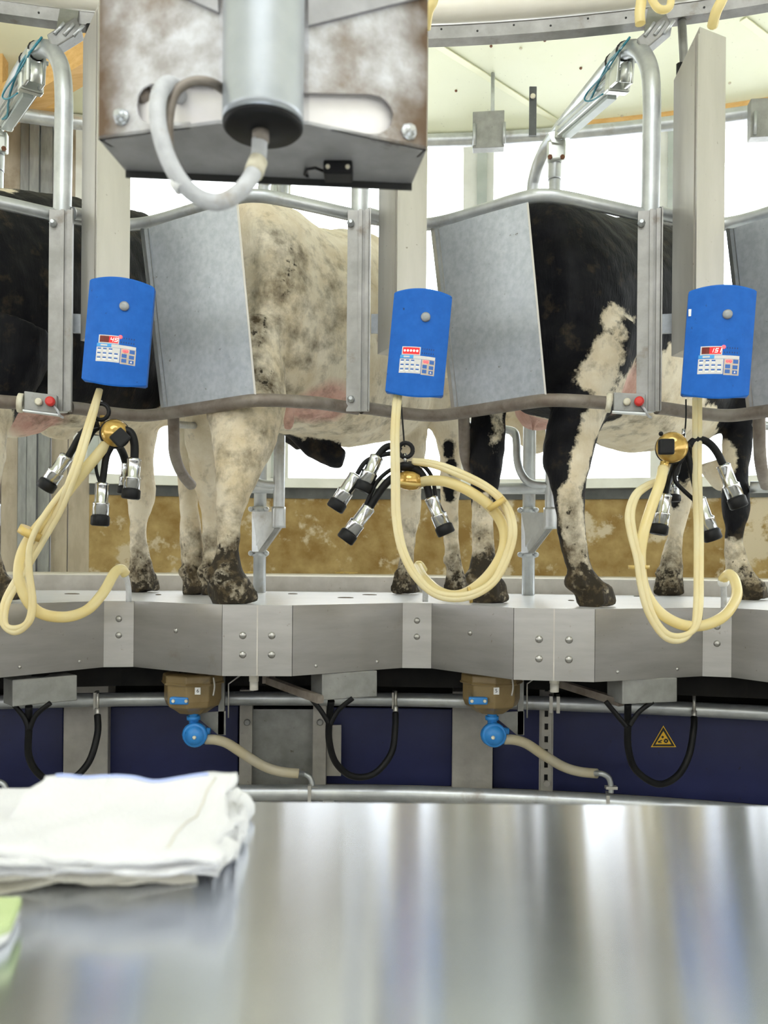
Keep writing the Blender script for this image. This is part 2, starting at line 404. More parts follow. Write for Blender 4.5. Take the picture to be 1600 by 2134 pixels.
# ceiling
ZC = 4.15; SL = math.tan(radians(9))
ceil = thing('ceiling', None, None, ring(0, 5, ZC + 2)); ceil['kind'] = 'structure'; ceil['label'] = 'cream panelled ceiling above the windows'
def zceil(R): return ZC + (RW - R) * SL
b = MB(); b.sweep([(8.4, zceil(8.4)), (8.4, zceil(8.4) + .05), (2.0, zceil(2.0) + .05), (2.0, zceil(2.0))], -pi, pi, 90)
b.build('ceiling_sheet', M['ceil'], ceil)
def onceil(px, py):
    o = CM.translation; d = P(px, py, 1) - o; lo, hi = 1.0, 12.0
    for _ in range(50):
        m_ = (lo + hi) / 2; q = o + d * m_; R = math.hypot(q.x - CX, q.y - CY)
        if q.z < zceil(R): lo = m_
        else: hi = m_
    return o + d * (lo - .006)
for (x0, y0, x1, y1) in ((885, 78, 1158, 252), (1548, 40, 1640, 110)):
    pa, pb = onceil(x0, y0), onceil(x1, y1)
    pts = [pa.lerp(pb, i / 12) for i in range(13)]
    pts = [V((q.x, q.y, zceil(math.hypot(q.x - CX, q.y - CY)) - .004)) for q in pts]
    m = MB(); dv = (pb - pa); sd = V((dv.y, -dv.x, 0)).normalized() * .022
    for q0, q1 in zip(pts[:-1], pts[1:]):
        m.hexa([q0 - sd, q0 + sd, q0 + sd + V((0, 0, -.006)), q0 - sd + V((0, 0, -.006))], [q1 - sd, q1 + sd, q1 + sd + V((0, 0, -.006)), q1 - sd + V((0, 0, -.006))])
    m.build('seam_strip', M['seam'], ceil)
for (x, y) in ((1085, 102), (1296, 242), (1520, 174), (1210, 143), (1135, 85), (1023, 97), (1440, 140), (950, 190)):
    q = onceil(x, y); m = MB(); m.lathe(q, (0, 0, 1), [(.006, -.004), (.009, 0), (.009, .006)], 10)
    m.build('ceiling_screw', M['cream'] if x in (1085, 1296, 1520) else M['rust'], ceil)
b = MB(); b.sweep([(RW - .05, zceil(RW) - .03), (RW, zceil(RW) - .03), (RW, zceil(RW) + .01), (RW - .05, zceil(RW) + .01)], theta(1172, RW), T1, 40)
struct(b.build('trim_5', M['wood']), 'orange wooden batten where the ceiling meets the window head')

def beam_between(a, c, w, h):
    m = MB(); d = (c - a); u = d.cross(V((0, 0, 1))).normalized() * w; v = u.cross(d).normalized() * h
    m.box((a + c) / 2, d / 2, u, v); return m
tag(beam_between(P(-120, 300, 5.6), P(230, 92, 4.9), .07, .085).build('timber_rafter', M['wood']), 'yellow pine rafter sloping up behind the left column', 'beam')
tag(beam_between(P(-50, 222, 5.45), P(128, 214, 5.6), .04, .05).build('timber_noggin', M['wood']), 'short pine block under the sloping rafter at top left', 'beam')
m = MB(); q = P(-3, -300, 4.9); q2 = P(-3, 215, 5.3); m.box((V((q2.x, q2.y, q2.z)) + V((q2.x, q2.y, 4.6))) / 2, (.04, 0, 0), (0, .04, 0), (0, 0, (4.6 - q2.z) / 2))
tag(m.build('timber_post', M['wood']), 'upright pine post at the top left corner', 'post')

# ring pipe before the windows, with its plates
zr = CAMZ + (Y0 - 288) / F_ * Dring(1000, 7.2)
rp_ = thing('ring_pipe', 'galvanised ring pipe carried round in front of the window tops', 'pipe', ring(radians(6), 7.2, zr))
m = MB(); m.tube([ring(radians(-55) + radians(110) * i / 60, 7.2, zr) for i in range(61)], .042, 10); m.build('pipe_run', M['pipe'], rp_)
for (x0, x1, ya, yb) in ((985, 1050, 237, 313), (1562, 1640, 210, 290)):
    q = PR((x0 + x1) / 2, (ya + yb) / 2, 7.11); d = depth(q)
    t = (ring(theta(1018, 7) + .01, 7, 0) - ring(theta(1018, 7), 7, 0)).normalized()
    m = MB(); m.box(q, t * (x1 - x0) / 2 / F_ * d, t.cross(V((0, 0, 1))) * .035, V((0, 0, (yb - ya) / 2 / F_ * d)))
    m.build('clamp_plate', M['steelplate'], rp_, .004)
    for s_ in (-1, 1):
        m = MB(); m.tube([q + t * s_ * .09 + V((0, -.04, -.10)), q + t * s_ * .09 + V((0, -.05, .03))], .01, 6); m.build('u_bolt', M['pipe'], rp_)
q = PR(1110, 232, 7.14)
m = MB(); m.box(q, (.022, 0, 0), (0, .006, 0), (0, 0, .15)); m.build('strap', M['blackstrip'], rp_)
m = MB(); m.lathe(PR(1110, 201, 7.12), (0, -1, 0), [(.016, 0), (.016, .008), (.01, .012)], 10); m.build('strap_bolt', M['cream'], rp_)
for a in range(-48, 55, 12):  # hangers that carry the ring from the ceiling, behind plates
    pass
m = MB(); m.tube([ring(theta(1018, 7.2), 7.24, zr), ring(theta(1018, 7.2), 7.24, zceil(7.24))], .012, 6); m.build('hanger', M['pipe'], rp_)

# overhead milk line ring and beam
zb = CAMZ + (Y0 - 77) / F_ * Dring(950, 4.75)
bm_ = thing('overhead_beam', 'curved grey steel channel beam above the stalls', 'channel', ring(0, 4.75, zb))
m = MB(); m.sweep([(4.75, zb), (4.80, zb), (4.80, zb + .13), (4.75, zb + .13)], radians(-50), radians(50), 60); m.build('web', M['channel'], bm_)
m = MB(); m.sweep([(4.745, zb + .045), (4.75, zb + .045), (4.75, zb + .13), (4.745, zb + .13)], radians(-50), radians(50), 60); m.build('upper_lip', M['dirtypipe'], bm_)
for i in range(34):
    th = radians(-24) + i * radians(1.5)
    c = ring(th, 4.749, zb + .02 + .012 * (i % 2)); m = MB(); m.lathe(c, ring(th, 4.7, 0) - ring(th, 4.8, 0), [(.004, 0), (.003, .001)], 6); m.build('bolt_hole', M['ink'], bm_)
for th in (-40, -20, 0, 20, 40):
    m = MB(); q = ring(radians(th), 4.9, zb + .1); m.tube([q, V((q.x, q.y, zceil(4.9)))], .03, 8); m.build('hanger_rod', M['pipe'], bm_)
    m = MB(); m.box(ring(radians(th), 4.85, zb + .1), V((.05, 0, 0)), V((0, .06, 0)), V((0, 0, .02))); m.build('hanger_plate', M['pipe'], bm_)
ml = thing('milk_line', 'cream coloured ring pipe running above the steel beam', 'pipe', ring(0, 4.6, zb + .15))
zp = CAMZ + (Y0 - 18) / F_ * Dring(950, 4.6)
m = MB(); m.tube([ring(radians(-50) + radians(100) * i / 60, 4.6, zp) for i in range(61)], .042, 14); m.build('pipe_run', M['skin'], ml)
for th in (-35, -6, 35):
    m = MB(); m.box(ring(radians(th), 4.70, zp), V((.02, 0, 0)), V((0, .11, 0)), V((0, 0, .02))); m.build('pipe_bracket', M['pipe'], ml)
for i, (pts, r, lab) in enumerate((
    ([(1338, -60, 2.62), (1336, 0, 2.62), (1333, 25, 2.62), (1334, 50, 2.62)], 11, 'clear hose end hanging straight from the milk line, left of the pair'),
    ([(1350, -50, 2.60), (1355, -10, 2.60), (1372, 18, 2.60), (1395, 14, 2.60), (1400, -30, 2.60)], 8, 'small clear hose loop beside the straight hose end'),
    ([(1520, -60, 2.6), (1508, -10, 2.6), (1492, 25, 2.62), (1484, 55, 2.66)], 11, 'clear hose bending down onto the right column top'),
    ([(912, -50, 2.6), (903, 0, 2.6), (893, 25, 2.62), (888, 60, 2.66)], 10, 'clear hose half hidden behind the near bracket plate edge'))):
    m = MB(); m.tube(hose(pts), r / F_ * 2.62, 10)
    tag(m.build('clear_hose', M['milkhose']), lab, 'hose')

# ------------------------------------------------------------------ turning platform
RV, RPK, ZB = 4.70, 4.45, .778
edge = [(-7, RPK), (218, RV), (280, RV), (465, RPK), (610, RPK), (840, RV), (900, RV), (1072, RPK), (1240, RPK), (1465, RV), (1525, RV), (1700, RPK)]
et = [(theta(x, R), R) for x, R in edge]
PITCH = (et[9][0] - et[1][0]) / 2
# extend the scallops to both sides
left, right = [], []
unit = [(et[i][0], et[i][1]) for i in (1, 2, 3, 4)]
for k in range(1, 15):
    seg_ = [(t - PITCH * k, R) for t, R in unit]
    left = seg_ + left
left = left[:-1]
unitr = [(et[i][0], et[i][1]) for i in (7, 8, 9, 10)]
for k in range(1, 13):
    right += [(t + PITCH * k, R) for t, R in unitr]
et = left + et[:11] + right
plat = thing('milking_platform', 'round steel milking platform with a scalloped stainless front edge carrying the cows', 'platform', ring(et[len(et) // 2][0], 5.2, ZB))
m = MB()
RB = 5.87
top = [ring(t, R, PLAT) for t, R in et]; back = [ring(t, RB, PLAT) for t, R in et]
n = len(et)
for i in range(n - 1):
    a = [top[i], top[i + 1], back[i + 1], back[i]]
    m.add(a + [p - V((0, 0, .05)) for p in a], [(0, 1, 2, 3), (7, 6, 5, 4), (0, 4, 5, 1), (2, 6, 7, 3)])
m.build('deck', M['plattop'], plat)
def rivet(p, nrm, r, parent):
    m = MB(); m.lathe(p, nrm, [(r, 0), (r * .9, r * .35), (r * .5, r * .6), (.0005, r * .68)], 10)
    return m.build('rivet', M['stainless'], parent)
for i in range(n - 1):
    (t0, R0), (t1, R1) = et[i], et[i + 1]
    a, c = ring(t0, R0, PLAT), ring(t1, R1, PLAT)
    d = (c - a).normalized(); nr = d.cross(V((0, 0, 1))).normalized()
    if nr.dot(V((CX, CY, 0)) - V((a.x, a.y, 0))) < 0: nr = -nr
    flat = abs(R0 - R1) < .01
    th = .005 if flat else .003
    m = MB(); dn = V((0, 0, PLAT - ZB))
    e0 = a - d * .0; e1 = c + d * .0
    m.prism([e0 + nr * .0, e1 + nr * .0, e1 - dn, e0 - dn], nr * th)
    o = m.build('edge_panel', M['stainless'], plat)
    vis = -25 < math.degrees((t0 + t1) / 2) < 27
    if vis:
        c0 = (a + c) / 2 + nr * th
        if flat and R0 == RV:
            for z in (.94, .885): rivet(V((c0.x, c0.y, z)), nr, .011, o)
        elif flat:
            for s_ in (-1, 1):
                for z in (.905, .845): rivet(V((c0.x, c0.y, z)) + d * s_ * .045, nr, .012, o)
            m = MB(); q = V((c0.x, c0.y, (PLAT + ZB) / 2)); m.box(q, d * .002, nr * .0012, V((0, 0, .11))); m.build('joint_line', M['kerb'], o)
        elif R0 > R1:
            rivet(V((c0.x, c0.y, .91)), nr, .009, o)
        else:
            for s_ in (.2, .75): rivet((a.lerp(c, s_) + nr * th) - V((0, 0, .195)), nr, .006, o)
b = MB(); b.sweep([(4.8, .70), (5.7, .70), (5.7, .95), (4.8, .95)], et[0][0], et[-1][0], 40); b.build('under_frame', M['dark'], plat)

# pit wall under the platform
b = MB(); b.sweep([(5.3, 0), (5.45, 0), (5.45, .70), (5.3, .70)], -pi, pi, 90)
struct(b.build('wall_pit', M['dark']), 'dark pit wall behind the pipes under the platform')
b = MB(); b.sweep([(4.70, 0), (5.3, 0), (5.3, .262), (4.70, .262)], T0, T1, 50)
struct(b.build('trim_6', M['concrete']), 'concrete ledge under the lower pipe')
def pit_block(x0, x1, y0, R, mt, nm, lab, cat, dep=.12, z0=.262, grp=None):
    a0, a1 = theta(x0, R), theta(x1, R)
    zt_ = CAMZ - (y0 - Y0) / F_ * Dring((x0 + x1) / 2, R)
    m = MB(); m.sweep([(R, z0), (R + dep, z0), (R + dep, zt_), (R, zt_)], a0, a1, 14)
    return tag(m.build(nm, mt, None, .004), lab, cat, grp)
for x0, x1, lab in ((-160, 135, 'navy blue skirt panel at the far left of the pit'), (228, 500, 'navy blue skirt panel behind the left blue valve'),
                    (683, 945, 'navy blue skirt panel between the steel frame and the pale block'), (1030, 1350 + 260, 'navy blue skirt panel carrying the yellow warning triangle'), (1612, 1900, 'navy blue skirt panel beyond the right edge')):
    pit_block(x0, x1, 1475, 5.15, M['navy'], 'skirt_panel', lab, 'panel', .02)
pit_block(135, 228, 1412, 5.08, M['concrete'], 'support_block', 'grey concrete block behind the black hose at left', 'block', .2)
pit_block(945, 1030, 1440, 5.08, M['concrete'], 'support_block', 'grey concrete block left of the slotted strut', 'block', .2)
fr = thing('steel_frame', 'dull steel frame of two bolted posts round a dark plate in the pit', 'frame', ring(theta(590, 5.05), 5.05, .262))
def ringbox(x0, x1, y0, y1, R, dep):
    Dm = Dring((x0 + x1) / 2, R)
    za, zb_ = CAMZ - (y1 - Y0) / F_ * Dm, CAMZ - (y0 - Y0) / F_ * Dm
    m = MB(); m.sweep([(R, za), (R + dep, za), (R + dep, zb_), (R, zb_)], theta(x0, R), theta(x1, R), 2); return m
ringbox(502, 528, 1440, 1640, 5.05, .06).build('post', M['concrete'], fr)
ringbox(655, 682, 1440, 1640, 5.05, .06).build('post', M['concrete'], fr)
ringbox(528, 655, 1480, 1640, 5.09, .02).build('plate', M['steelplate'], fr)
ringbox(684, 714, 1512, 1618, 5.09, .01).build('hinge_plate', M['concrete'], fr)
for x in (515, 667):
    q = PR(x, 1505, 5.05); m = MB(); m.lathe(q, V((CX, CY, q.z)) - q, [(.013, 0), (.013, .008), (.009, .012)], 8); m.build('bolt', M['steelplate'], fr)

def underpipe(name, lab, R, y, r, clips):
    z = CAMZ - (y - Y0) / F_ * Dring(870, R)
    root = thing(name, lab, 'pipe', ring(theta(870, R), R, z - r))
    m = MB(); m.tube([ring(radians(-45) + radians(92) * i / 70, R, z) for i in range(71)], r, 16); m.build('pipe_run', M['pipe'], root)
    for x in clips:
        t = theta(x, R); m = MB(); m.sweep([(R - r - .004, z - r - .004), (R + r + .004, z - r - .004), (R + r + .004, z + r + .004), (R - r - .004, z + r + .004)], t - .0012, t + .0012, 1); m.build('clip', M['column'], root)
    return root, z
vac, zv = underpipe('vacuum_line', 'bright steel pipe running under the platform edge, upper of the two', 4.93, 1458, .026, (1150, 1165, 203, 823))
drn, zd = underpipe('drain_line', 'bright steel pipe along the pit ledge just above the table edge', 4.82, 1655, .029, (12, 650, 1270))
for th in (-12, 0, 12, 24):
    m = MB(); m.sweep([(4.80, .262), (4.84, .262), (4.84, zd - .02), (4.80, zd - .02)], radians(th) - .004, radians(th) + .004, 1); m.build('saddle', M['steelplate'], drn)
for th in (-20, -5, 8, 20):
    m = MB(); q = ring(radians(th), 4.93, zv); m.tube([q, V((q.x, q.y, .79))], .008, 6); m.build('hanger_rod', M['steelplate'], vac)

# warning triangle
sg = thing('warning_sign', 'yellow triangular warning sticker showing a hand caught in gears', 'sign', PR(1382, 1557, 5.148))
def signpt(x, y, off=0.0): return PR(x, y, 5.146 - off)
def tri(k, y0): return [(1382, y0 + (1542 - y0) * (1 - k) + 0), (0, 0)]
def poly(pts, off, th, mt, nm, parent):
    a = [signpt(x, y, off) for x, y in pts]; c = [signpt(x, y, off + th) for x, y in pts]
    m = MB(); m.hexa(a, c); return m.build(nm, mt, parent)
poly([(1382, 1512), (1409, 1557), (1356, 1557)], 0, .0015, M['yellow'], 'sticker', sg)
poly([(1382, 1515), (1405.8, 1555.3), (1359.0, 1555.3)], .0015, .0004, M['ink'], 'border', sg)
poly([(1382, 1523.5), (1398.8, 1551.2), (1365.4, 1551.2)], .0019, .0004, M['yellow'], 'field', sg)
def cog(cx, cy, r, nt_):
    return [(cx + (r * (1.25 if (k // 2) % 2 else .95)) * cos(2 * pi * k / (nt_ * 4)), cy + (r * (1.25 if (k // 2) % 2 else .95)) * sin(2 * pi * k / (nt_ * 4))) for k in range(nt_ * 4)]
poly(cog(1387.5, 1544, 4.3, 8), .0023, .0003, M['ink'], 'gear', sg)
poly([(1387.5 + 1.5 * cos(a * pi / 4), 1544 + 1.5 * sin(a * pi / 4)) for a in range(8)], .0026, .0003, M['yellow'], 'gear_hub', sg)
poly(cog(1380.5, 1536, 2.3, 6), .0023, .0003, M['ink'], 'gear', sg)
poly([(1370, 1545.2), (1378.5, 1541.5), (1380, 1543), (1375, 1546), (1379, 1546.5), (1378, 1548.3), (1371, 1547.8)], .0023, .0003, M['ink'], 'hand', sg)

# slotted strut
st_ = thing('slotted_strut', 'slotted steel strut standing in front of the navy skirt', 'strut', PR(1137, 1640, 4.98))
q0, q1 = PR(1137, 1645, 4.98), PR(1137, 1412, 4.98)
zb0 = .262; z1 = q1.z
t_ = (ring(theta(1150, 4.98), 4.98, 0) - ring(theta(1125, 4.98), 4.98, 0)).normalized(); hw = 12.5 / F_ * depth(q0)
ny = V((t_.y, -t_.x, 0))
slots = [(1425 + 26.5 * k, 1438 + 26.5 * k) for k in range(8)]
zs_ = []
for ya, yb in slots: zs_.append((CAMZ - (yb - Y0) / F_ * depth(q0), CAMZ - (ya - Y0) / F_ * depth(q0)))
m = MB(); xs_ = .30 * hw
for s_ in (-1, 1):
    m.box(V((q0.x, q0.y, (zb0 + z1) / 2)) + t_ * s_ * (hw + xs_) / 2, t_ * (hw - xs_) / 2, ny * .003, V((0, 0, (z1 - zb0) / 2)))
    m.box(V((q0.x, q0.y, (zb0 + z1) / 2)) + t_ * s_ * hw - ny * .012, t_ * .003, ny * .015, V((0, 0, (z1 - zb0) / 2)))
zz = z1
for za, zb_ in zs_ + [(zb0, zb0)]:
    if zz > zb_: m.box(V((q0.x, q0.y, (zz + zb_) / 2)), t_ * xs_, ny * .003, V((0, 0, (zz - zb_) / 2)))
    zz = za
m.build('channel', M['concrete'], st_)
m = MB(); m.box(V((q0.x, q0.y, (zb0 + z1) / 2)) - ny * .026, t_ * hw, ny * .002, V((0, 0, (z1 - zb0) / 2))); m.build('channel_back', M['ink'], st_)
m = MB(); m.lathe(PR(1139, 1632, 4.97), ny, [(.012, 0), (.012, .01)], 6); m.build('bolt', M['column'], st_)

# milk meters with valve and drain hose
def text_mesh(body, size, origin, ux, uy, parent, mt, name):
    cu = bpy.data.curves.new(name, 'FONT'); cu.body = body; cu.size = size; cu.align_x = 'CENTER'; cu.align_y = 'CENTER'; cu.extrude = .0003
    tmp = bpy.data.objects.new('tmp', cu); COL.objects.link(tmp)
    bpy.context.view_layer.update()
    me = bpy.data.meshes.new_from_object(tmp.evaluated_get(bpy.context.evaluated_depsgraph_get()))
    bpy.data.objects.remove(tmp); bpy.data.curves.remove(cu)
    nz = ux.cross(uy); base = BASE[parent.name]
    for v in me.vertices:
        c = v.co.copy(); v.co = origin + ux * c.x + uy * c.y + nz * c.z - base
    me.materials.clear(); me.materials.append(mt)
    o = bpy.data.objects.new(name, me); COL.objects.link(o); o.parent = parent; BASE[o.name] = base
    return o
def meter(dx, dy, num, lab):
    R = 4.74; D0 = Dring(400 + dx, R)
    def Q(x, y, dD=0.0): return P(x + dx, y + dy, D0 + dD)
    c = Q(402, 1487); k = D0 / F_
    root = thing('milk_meter', lab, 'meter', V((c.x, c.y, Q(402, 1560).z)), 'brown milk meters under the platform')
    prof = [(52, 1400), (63, 1403), (64, 1418), (60, 1422), (60, 1455), (55, 1468), (44, 1474), (30, 1484), (14, 1487)]
    m = MB(); cz = Q(402, 1400)
    m.lathe(V((cz.x, cz.y, cz.z)), (0, 0, -1), [(r * k, (y - 1400) * k) for r, y in prof], 8, False); m.build('jar', M['jar'], root, .004)
    m = MB(); m.lathe(V((cz.x, cz.y, Q(402, 1420).z)), (0, 0, -1), [(64.5 * k, -.004), (66 * k, 0), (64.5 * k, .004)], 8, False); m.build('lid_rim', M['jar'], root)
    f = -.098
    m = MB(); q = Q(374, 1460, f + .008); m.box(q, (19 * k, 0, 0), (0, .012, 0), (0, 0, 7.5 * k)); o = m.build('blue_clip', M['bluevalve'], root, .005)
    for x in (361, 388):
        m = MB(); m.lathe(Q(x, 1461, f - .004), (0, -1, 0), [(4 * k, 0), (3 * k, .006)], 8); m.build('screw', M['cream'], o)
    m = MB(); q = Q(412, 1440, f + .001); m.box(q, (5.6 * k, 0, 0), (0, .003, 0), (0, 0, 7 * k)); o = m.build('number_label', M['label'], root)
    text_mesh(num, .017, Q(412, 1440, f - .003), V((1, 0, 0)), V((0, 0, 1)), root, M['ink'], 'digit')
    m = MB(); m.tube(hose([(445, 1412, f + dx * 0), (446, 1430, f), (443, 1450, f)] and [(445 + dx, 1412 + dy, D0 + f), (447 + dx, 1432 + dy, D0 + f), (444 + dx, 1450 + dy, D0 + f)]), 2 * k, 6); m.build('wire_latch', M['column'], root)
    # bracket
    m = MB(); m.prism([Q(400, 1486, .02), Q(470, 1482, .02), Q(470, 1532, .02), Q(455, 1532, .02)], (0, .006, 0)); m.build('bracket', M['steelplate'], root)
    m = MB(); m.box((Q(462, 1405, .03) + Q(462, 1530, .03)) / 2, (6 * k, 0, 0), (0, .01, 0), (0, 0, 63 * k)); m.build('bracket', M['steelplate'], root)
    m = MB(); m.tube([Q(476, 1496, .02), Q(476, 1440, .02), Q(476, 1425, .02), Q(500, 1408, .02)], 1.6 * k, 6); m.build('wire_hook', M['column'], root)
    # valve
    v = thing('tmp', None, None, BASE[root.name])
    bpy.data.objects.remove(v)
    m = MB(); m.lathe(Q(407, 1531, -.045), (0, -1, 0), [(24 * k, -.02), (25 * k, 0), (25 * k, .012), (22 * k, .016), (19 * k, .016), (19 * k, .022), (3 * k, .024)], 24); va = m.build('drain_valve', M['bluevalve'], root)
    m = MB(); m.ball(Q(402, 1531, -.03), (23 * k, .02, 24 * k)); m.tube([Q(403, 1486, -.03), Q(404, 1512, -.03)], 10 * k, 12)
    m.tube([Q(403, 1492, -.03), Q(403, 1500, -.03)], 14 * k, 12); m.tube([Q(415, 1522, -.03), Q(438, 1524, -.03)], 7 * k, 10); m.tube([Q(420, 1541, -.03), Q(436, 1541, -.03)], 9 * k, 12)
    m.build('valve_body', M['bluevalve'], va)
    m = MB(); m.lathe(Q(405, 1537, -.07), (0, -1, 0), [(4 * k, 0), (4 * k, .004), (2 * k, .006)], 10); m.build('valve_screw', M['cream'], va)
    pts = [(428, 1541, -.03), (450, 1542, -.03), (475, 1550, -.02), (510, 1573, 0), (550, 1597, .03), (585, 1608, .04), (622, 1612, .05)]
    De = Dring(650 + dx, 4.82)
    pts = [(x + dx, y + dy, D0 + d) for x, y, d in pts]
    m = MB(); m.tube(hose(pts), 10.5 * k, 14); m.build('drain_hose', M['beigehose'], root)
    m = MB(); m.tube(hose([(612 + dx, 1612 + dy, D0 + .05), (630 + dx, 1612 + dy, De - .0), (644 + dx, 1619 + dy, De), (650 + dx, 1632 + dy, De), (651 + dx, 1652 + dy, De)]), 6 * k, 10); m.build('elbow_pipe', M['pipe'], root)
    m = MB(); m.box(P(651 + dx, 1641 + dy, De - .004), (12 * k, 0, 0), (0, .012, 0), (0, 0, 3 * k)); m.build('clamp', M['column'], root)
    m = MB(); m.tube([V((cz.x, cz.y, cz.z - .01)), V((cz.x, cz.y + .02, .80))], .05, 10); m.build('hanger', M['dark'], root)
meter(0, 0, '6', 'brown milk meter jar left of the steel frame with a blue drain valve and hose')
meter(622, 0, '5', 'brown milk meter jar beside the slotted strut with a blue drain valve and hose')
# elbow of the next stall, cut by the left edge
m = MB(); De = Dring(10, 4.82); m.tube(hose([(-60, 1600, De), (-20, 1627, De), (0, 1630, De), (10, 1638, De), (13, 1655, De)]), .0105, 10)
tag(m.build('elbow_pipe', M['pipe']), 'short steel elbow entering the lower pipe at the left edge', 'pipe')

# grey junction boxes with black hose loops
for (fq, hs, lab) in (
    ([(26, 1417), (161, 1402), (161, 1456), (26, 1473)], [[(60, 1472), (60, 1520), (60, 1575), (80, 1612), (115, 1632), (150, 1624), (185, 1588), (203, 1530), (203, 1490)], [(105, 1465), (75, 1490), (62, 1520)], [(30, 1470), (50, 1495), (60, 1520)]], 'grey steel junction box with a black hose loop at the far left'),
    ([(671, 1404), (786, 1397), (786, 1447), (671, 1460)], [[(690, 1460), (686, 1500), (686, 1545), (700, 1590), (735, 1618), (780, 1612), (815, 1570), (823, 1520), (824, 1485)], [(735, 1455), (705, 1480), (688, 1510)], [(648, 1456), (668, 1480), (685, 1508)]], 'grey steel junction box with a black hose loop below the middle of the platform'),
    ([(1297, 1416), (1411, 1409), (1411, 1458), (1297, 1468)], [[(1308, 1466), (1308, 1510), (1309, 1560), (1325, 1605), (1370, 1634), (1410, 1618), (1435, 1575), (1445, 1520), (1446, 1495)], [(1360, 1462), (1330, 1485), (1312, 1512)], [(1262, 1462), (1285, 1490), (1306, 1515)]], 'grey steel junction box with a black hose loop left of the warning triangle')):
    Dl, Dr = Dring(fq[0][0], 4.52), Dring(fq[1][0], 4.62)
    Ds = [Dl, Dr, Dr, Dl]
    a = [P(x, y, d) for (x, y), d in zip(fq, Ds)]
    a[1].z = a[0].z; a[2].z = a[3].z
    c0 = sum(a, V()) / 4
    root = thing('junction_box', lab, 'box', V((c0.x, c0.y, c0.z - .1)), 'junction boxes under the platform edge')
    nr = (a[1] - a[0]).cross(V((0, 0, 1))).normalized()
    if nr.y < 0: nr = -nr
    m = MB(); m.prism(a, nr * .09); m.build('casing', M['steelplate'], root, .003)
    m = MB(); m.prism([a[0], a[1], a[1] + V((0, 0, .03)), a[0] + V((0, 0, .03))], nr * .004); 
    q = (a[0] + a[1]) / 2 + nr * .05; m = MB(); m.box(q + V((0, 0, .02)), (.02, 0, 0), (0, .02, 0), (0, 0, .03)); m.build('hanger', M['dark'], root)
    for i, h in enumerate(hs):
        Dh = Dl + .04
        pts = [(x, y, Dh + (.25 * k_ / (len(h) - 1) if i == 0 else .0)) for k_, (x, y) in enumerate(h)]
        m = MB(); m.tube(hose(pts), (.0115 if i == 0 else .008), 10); m.build('rubber_hose', M['blackhose'], root)
    x, y = hs[0][-1]; De = Dl + .29
    m = MB(); m.tube([P(x, y + 6, De), P(x, y - 14, De)], .009, 10); m.tube([P(x, y - 10, De), P(x, y - 45, De)], .006, 8); m.build('nipple', M['column'], root)
# bracket arms and stubs under the edge panels
for (x0, y0, x1, y1, lab) in ((560, 1418, 668, 1458, 'rusty bracket arm running to the middle junction box'), (1165, 1424, 1294, 1464, 'rusty bracket arm running to the right junction box')):
    a, c = P(x0, y0, 2.95), P(x1, y1, 2.72); m = MB(); d = c - a; u = d.cross(V((0, 0, 1))).normalized()
    m.box((a + c) / 2, d / 2, u * .012, V((0, 0, .012))); m.box(a + V((0, 0, .03)), u * .012, (.012, 0, 0), (0, 0, .04)); tag(m.build('bracket_arm', M['dirtypipe']), lab, 'bracket')
for x, y, lab in ((529, 1430, 'white pipe stub under the left pale edge flat'), (1155, 1434, 'white pipe stub under the right pale edge flat')):
    d_ = Dring(x, 4.62); m = MB(); m.tube([P(x, 1396, d_), P(x, y - 10, d_)], .016, 14); m.tube([P(x, y - 10, d_), P(x, y + 8, d_)], .0145, 14); tag(m.build('pipe_stub', M['skin']), lab, 'pipe')

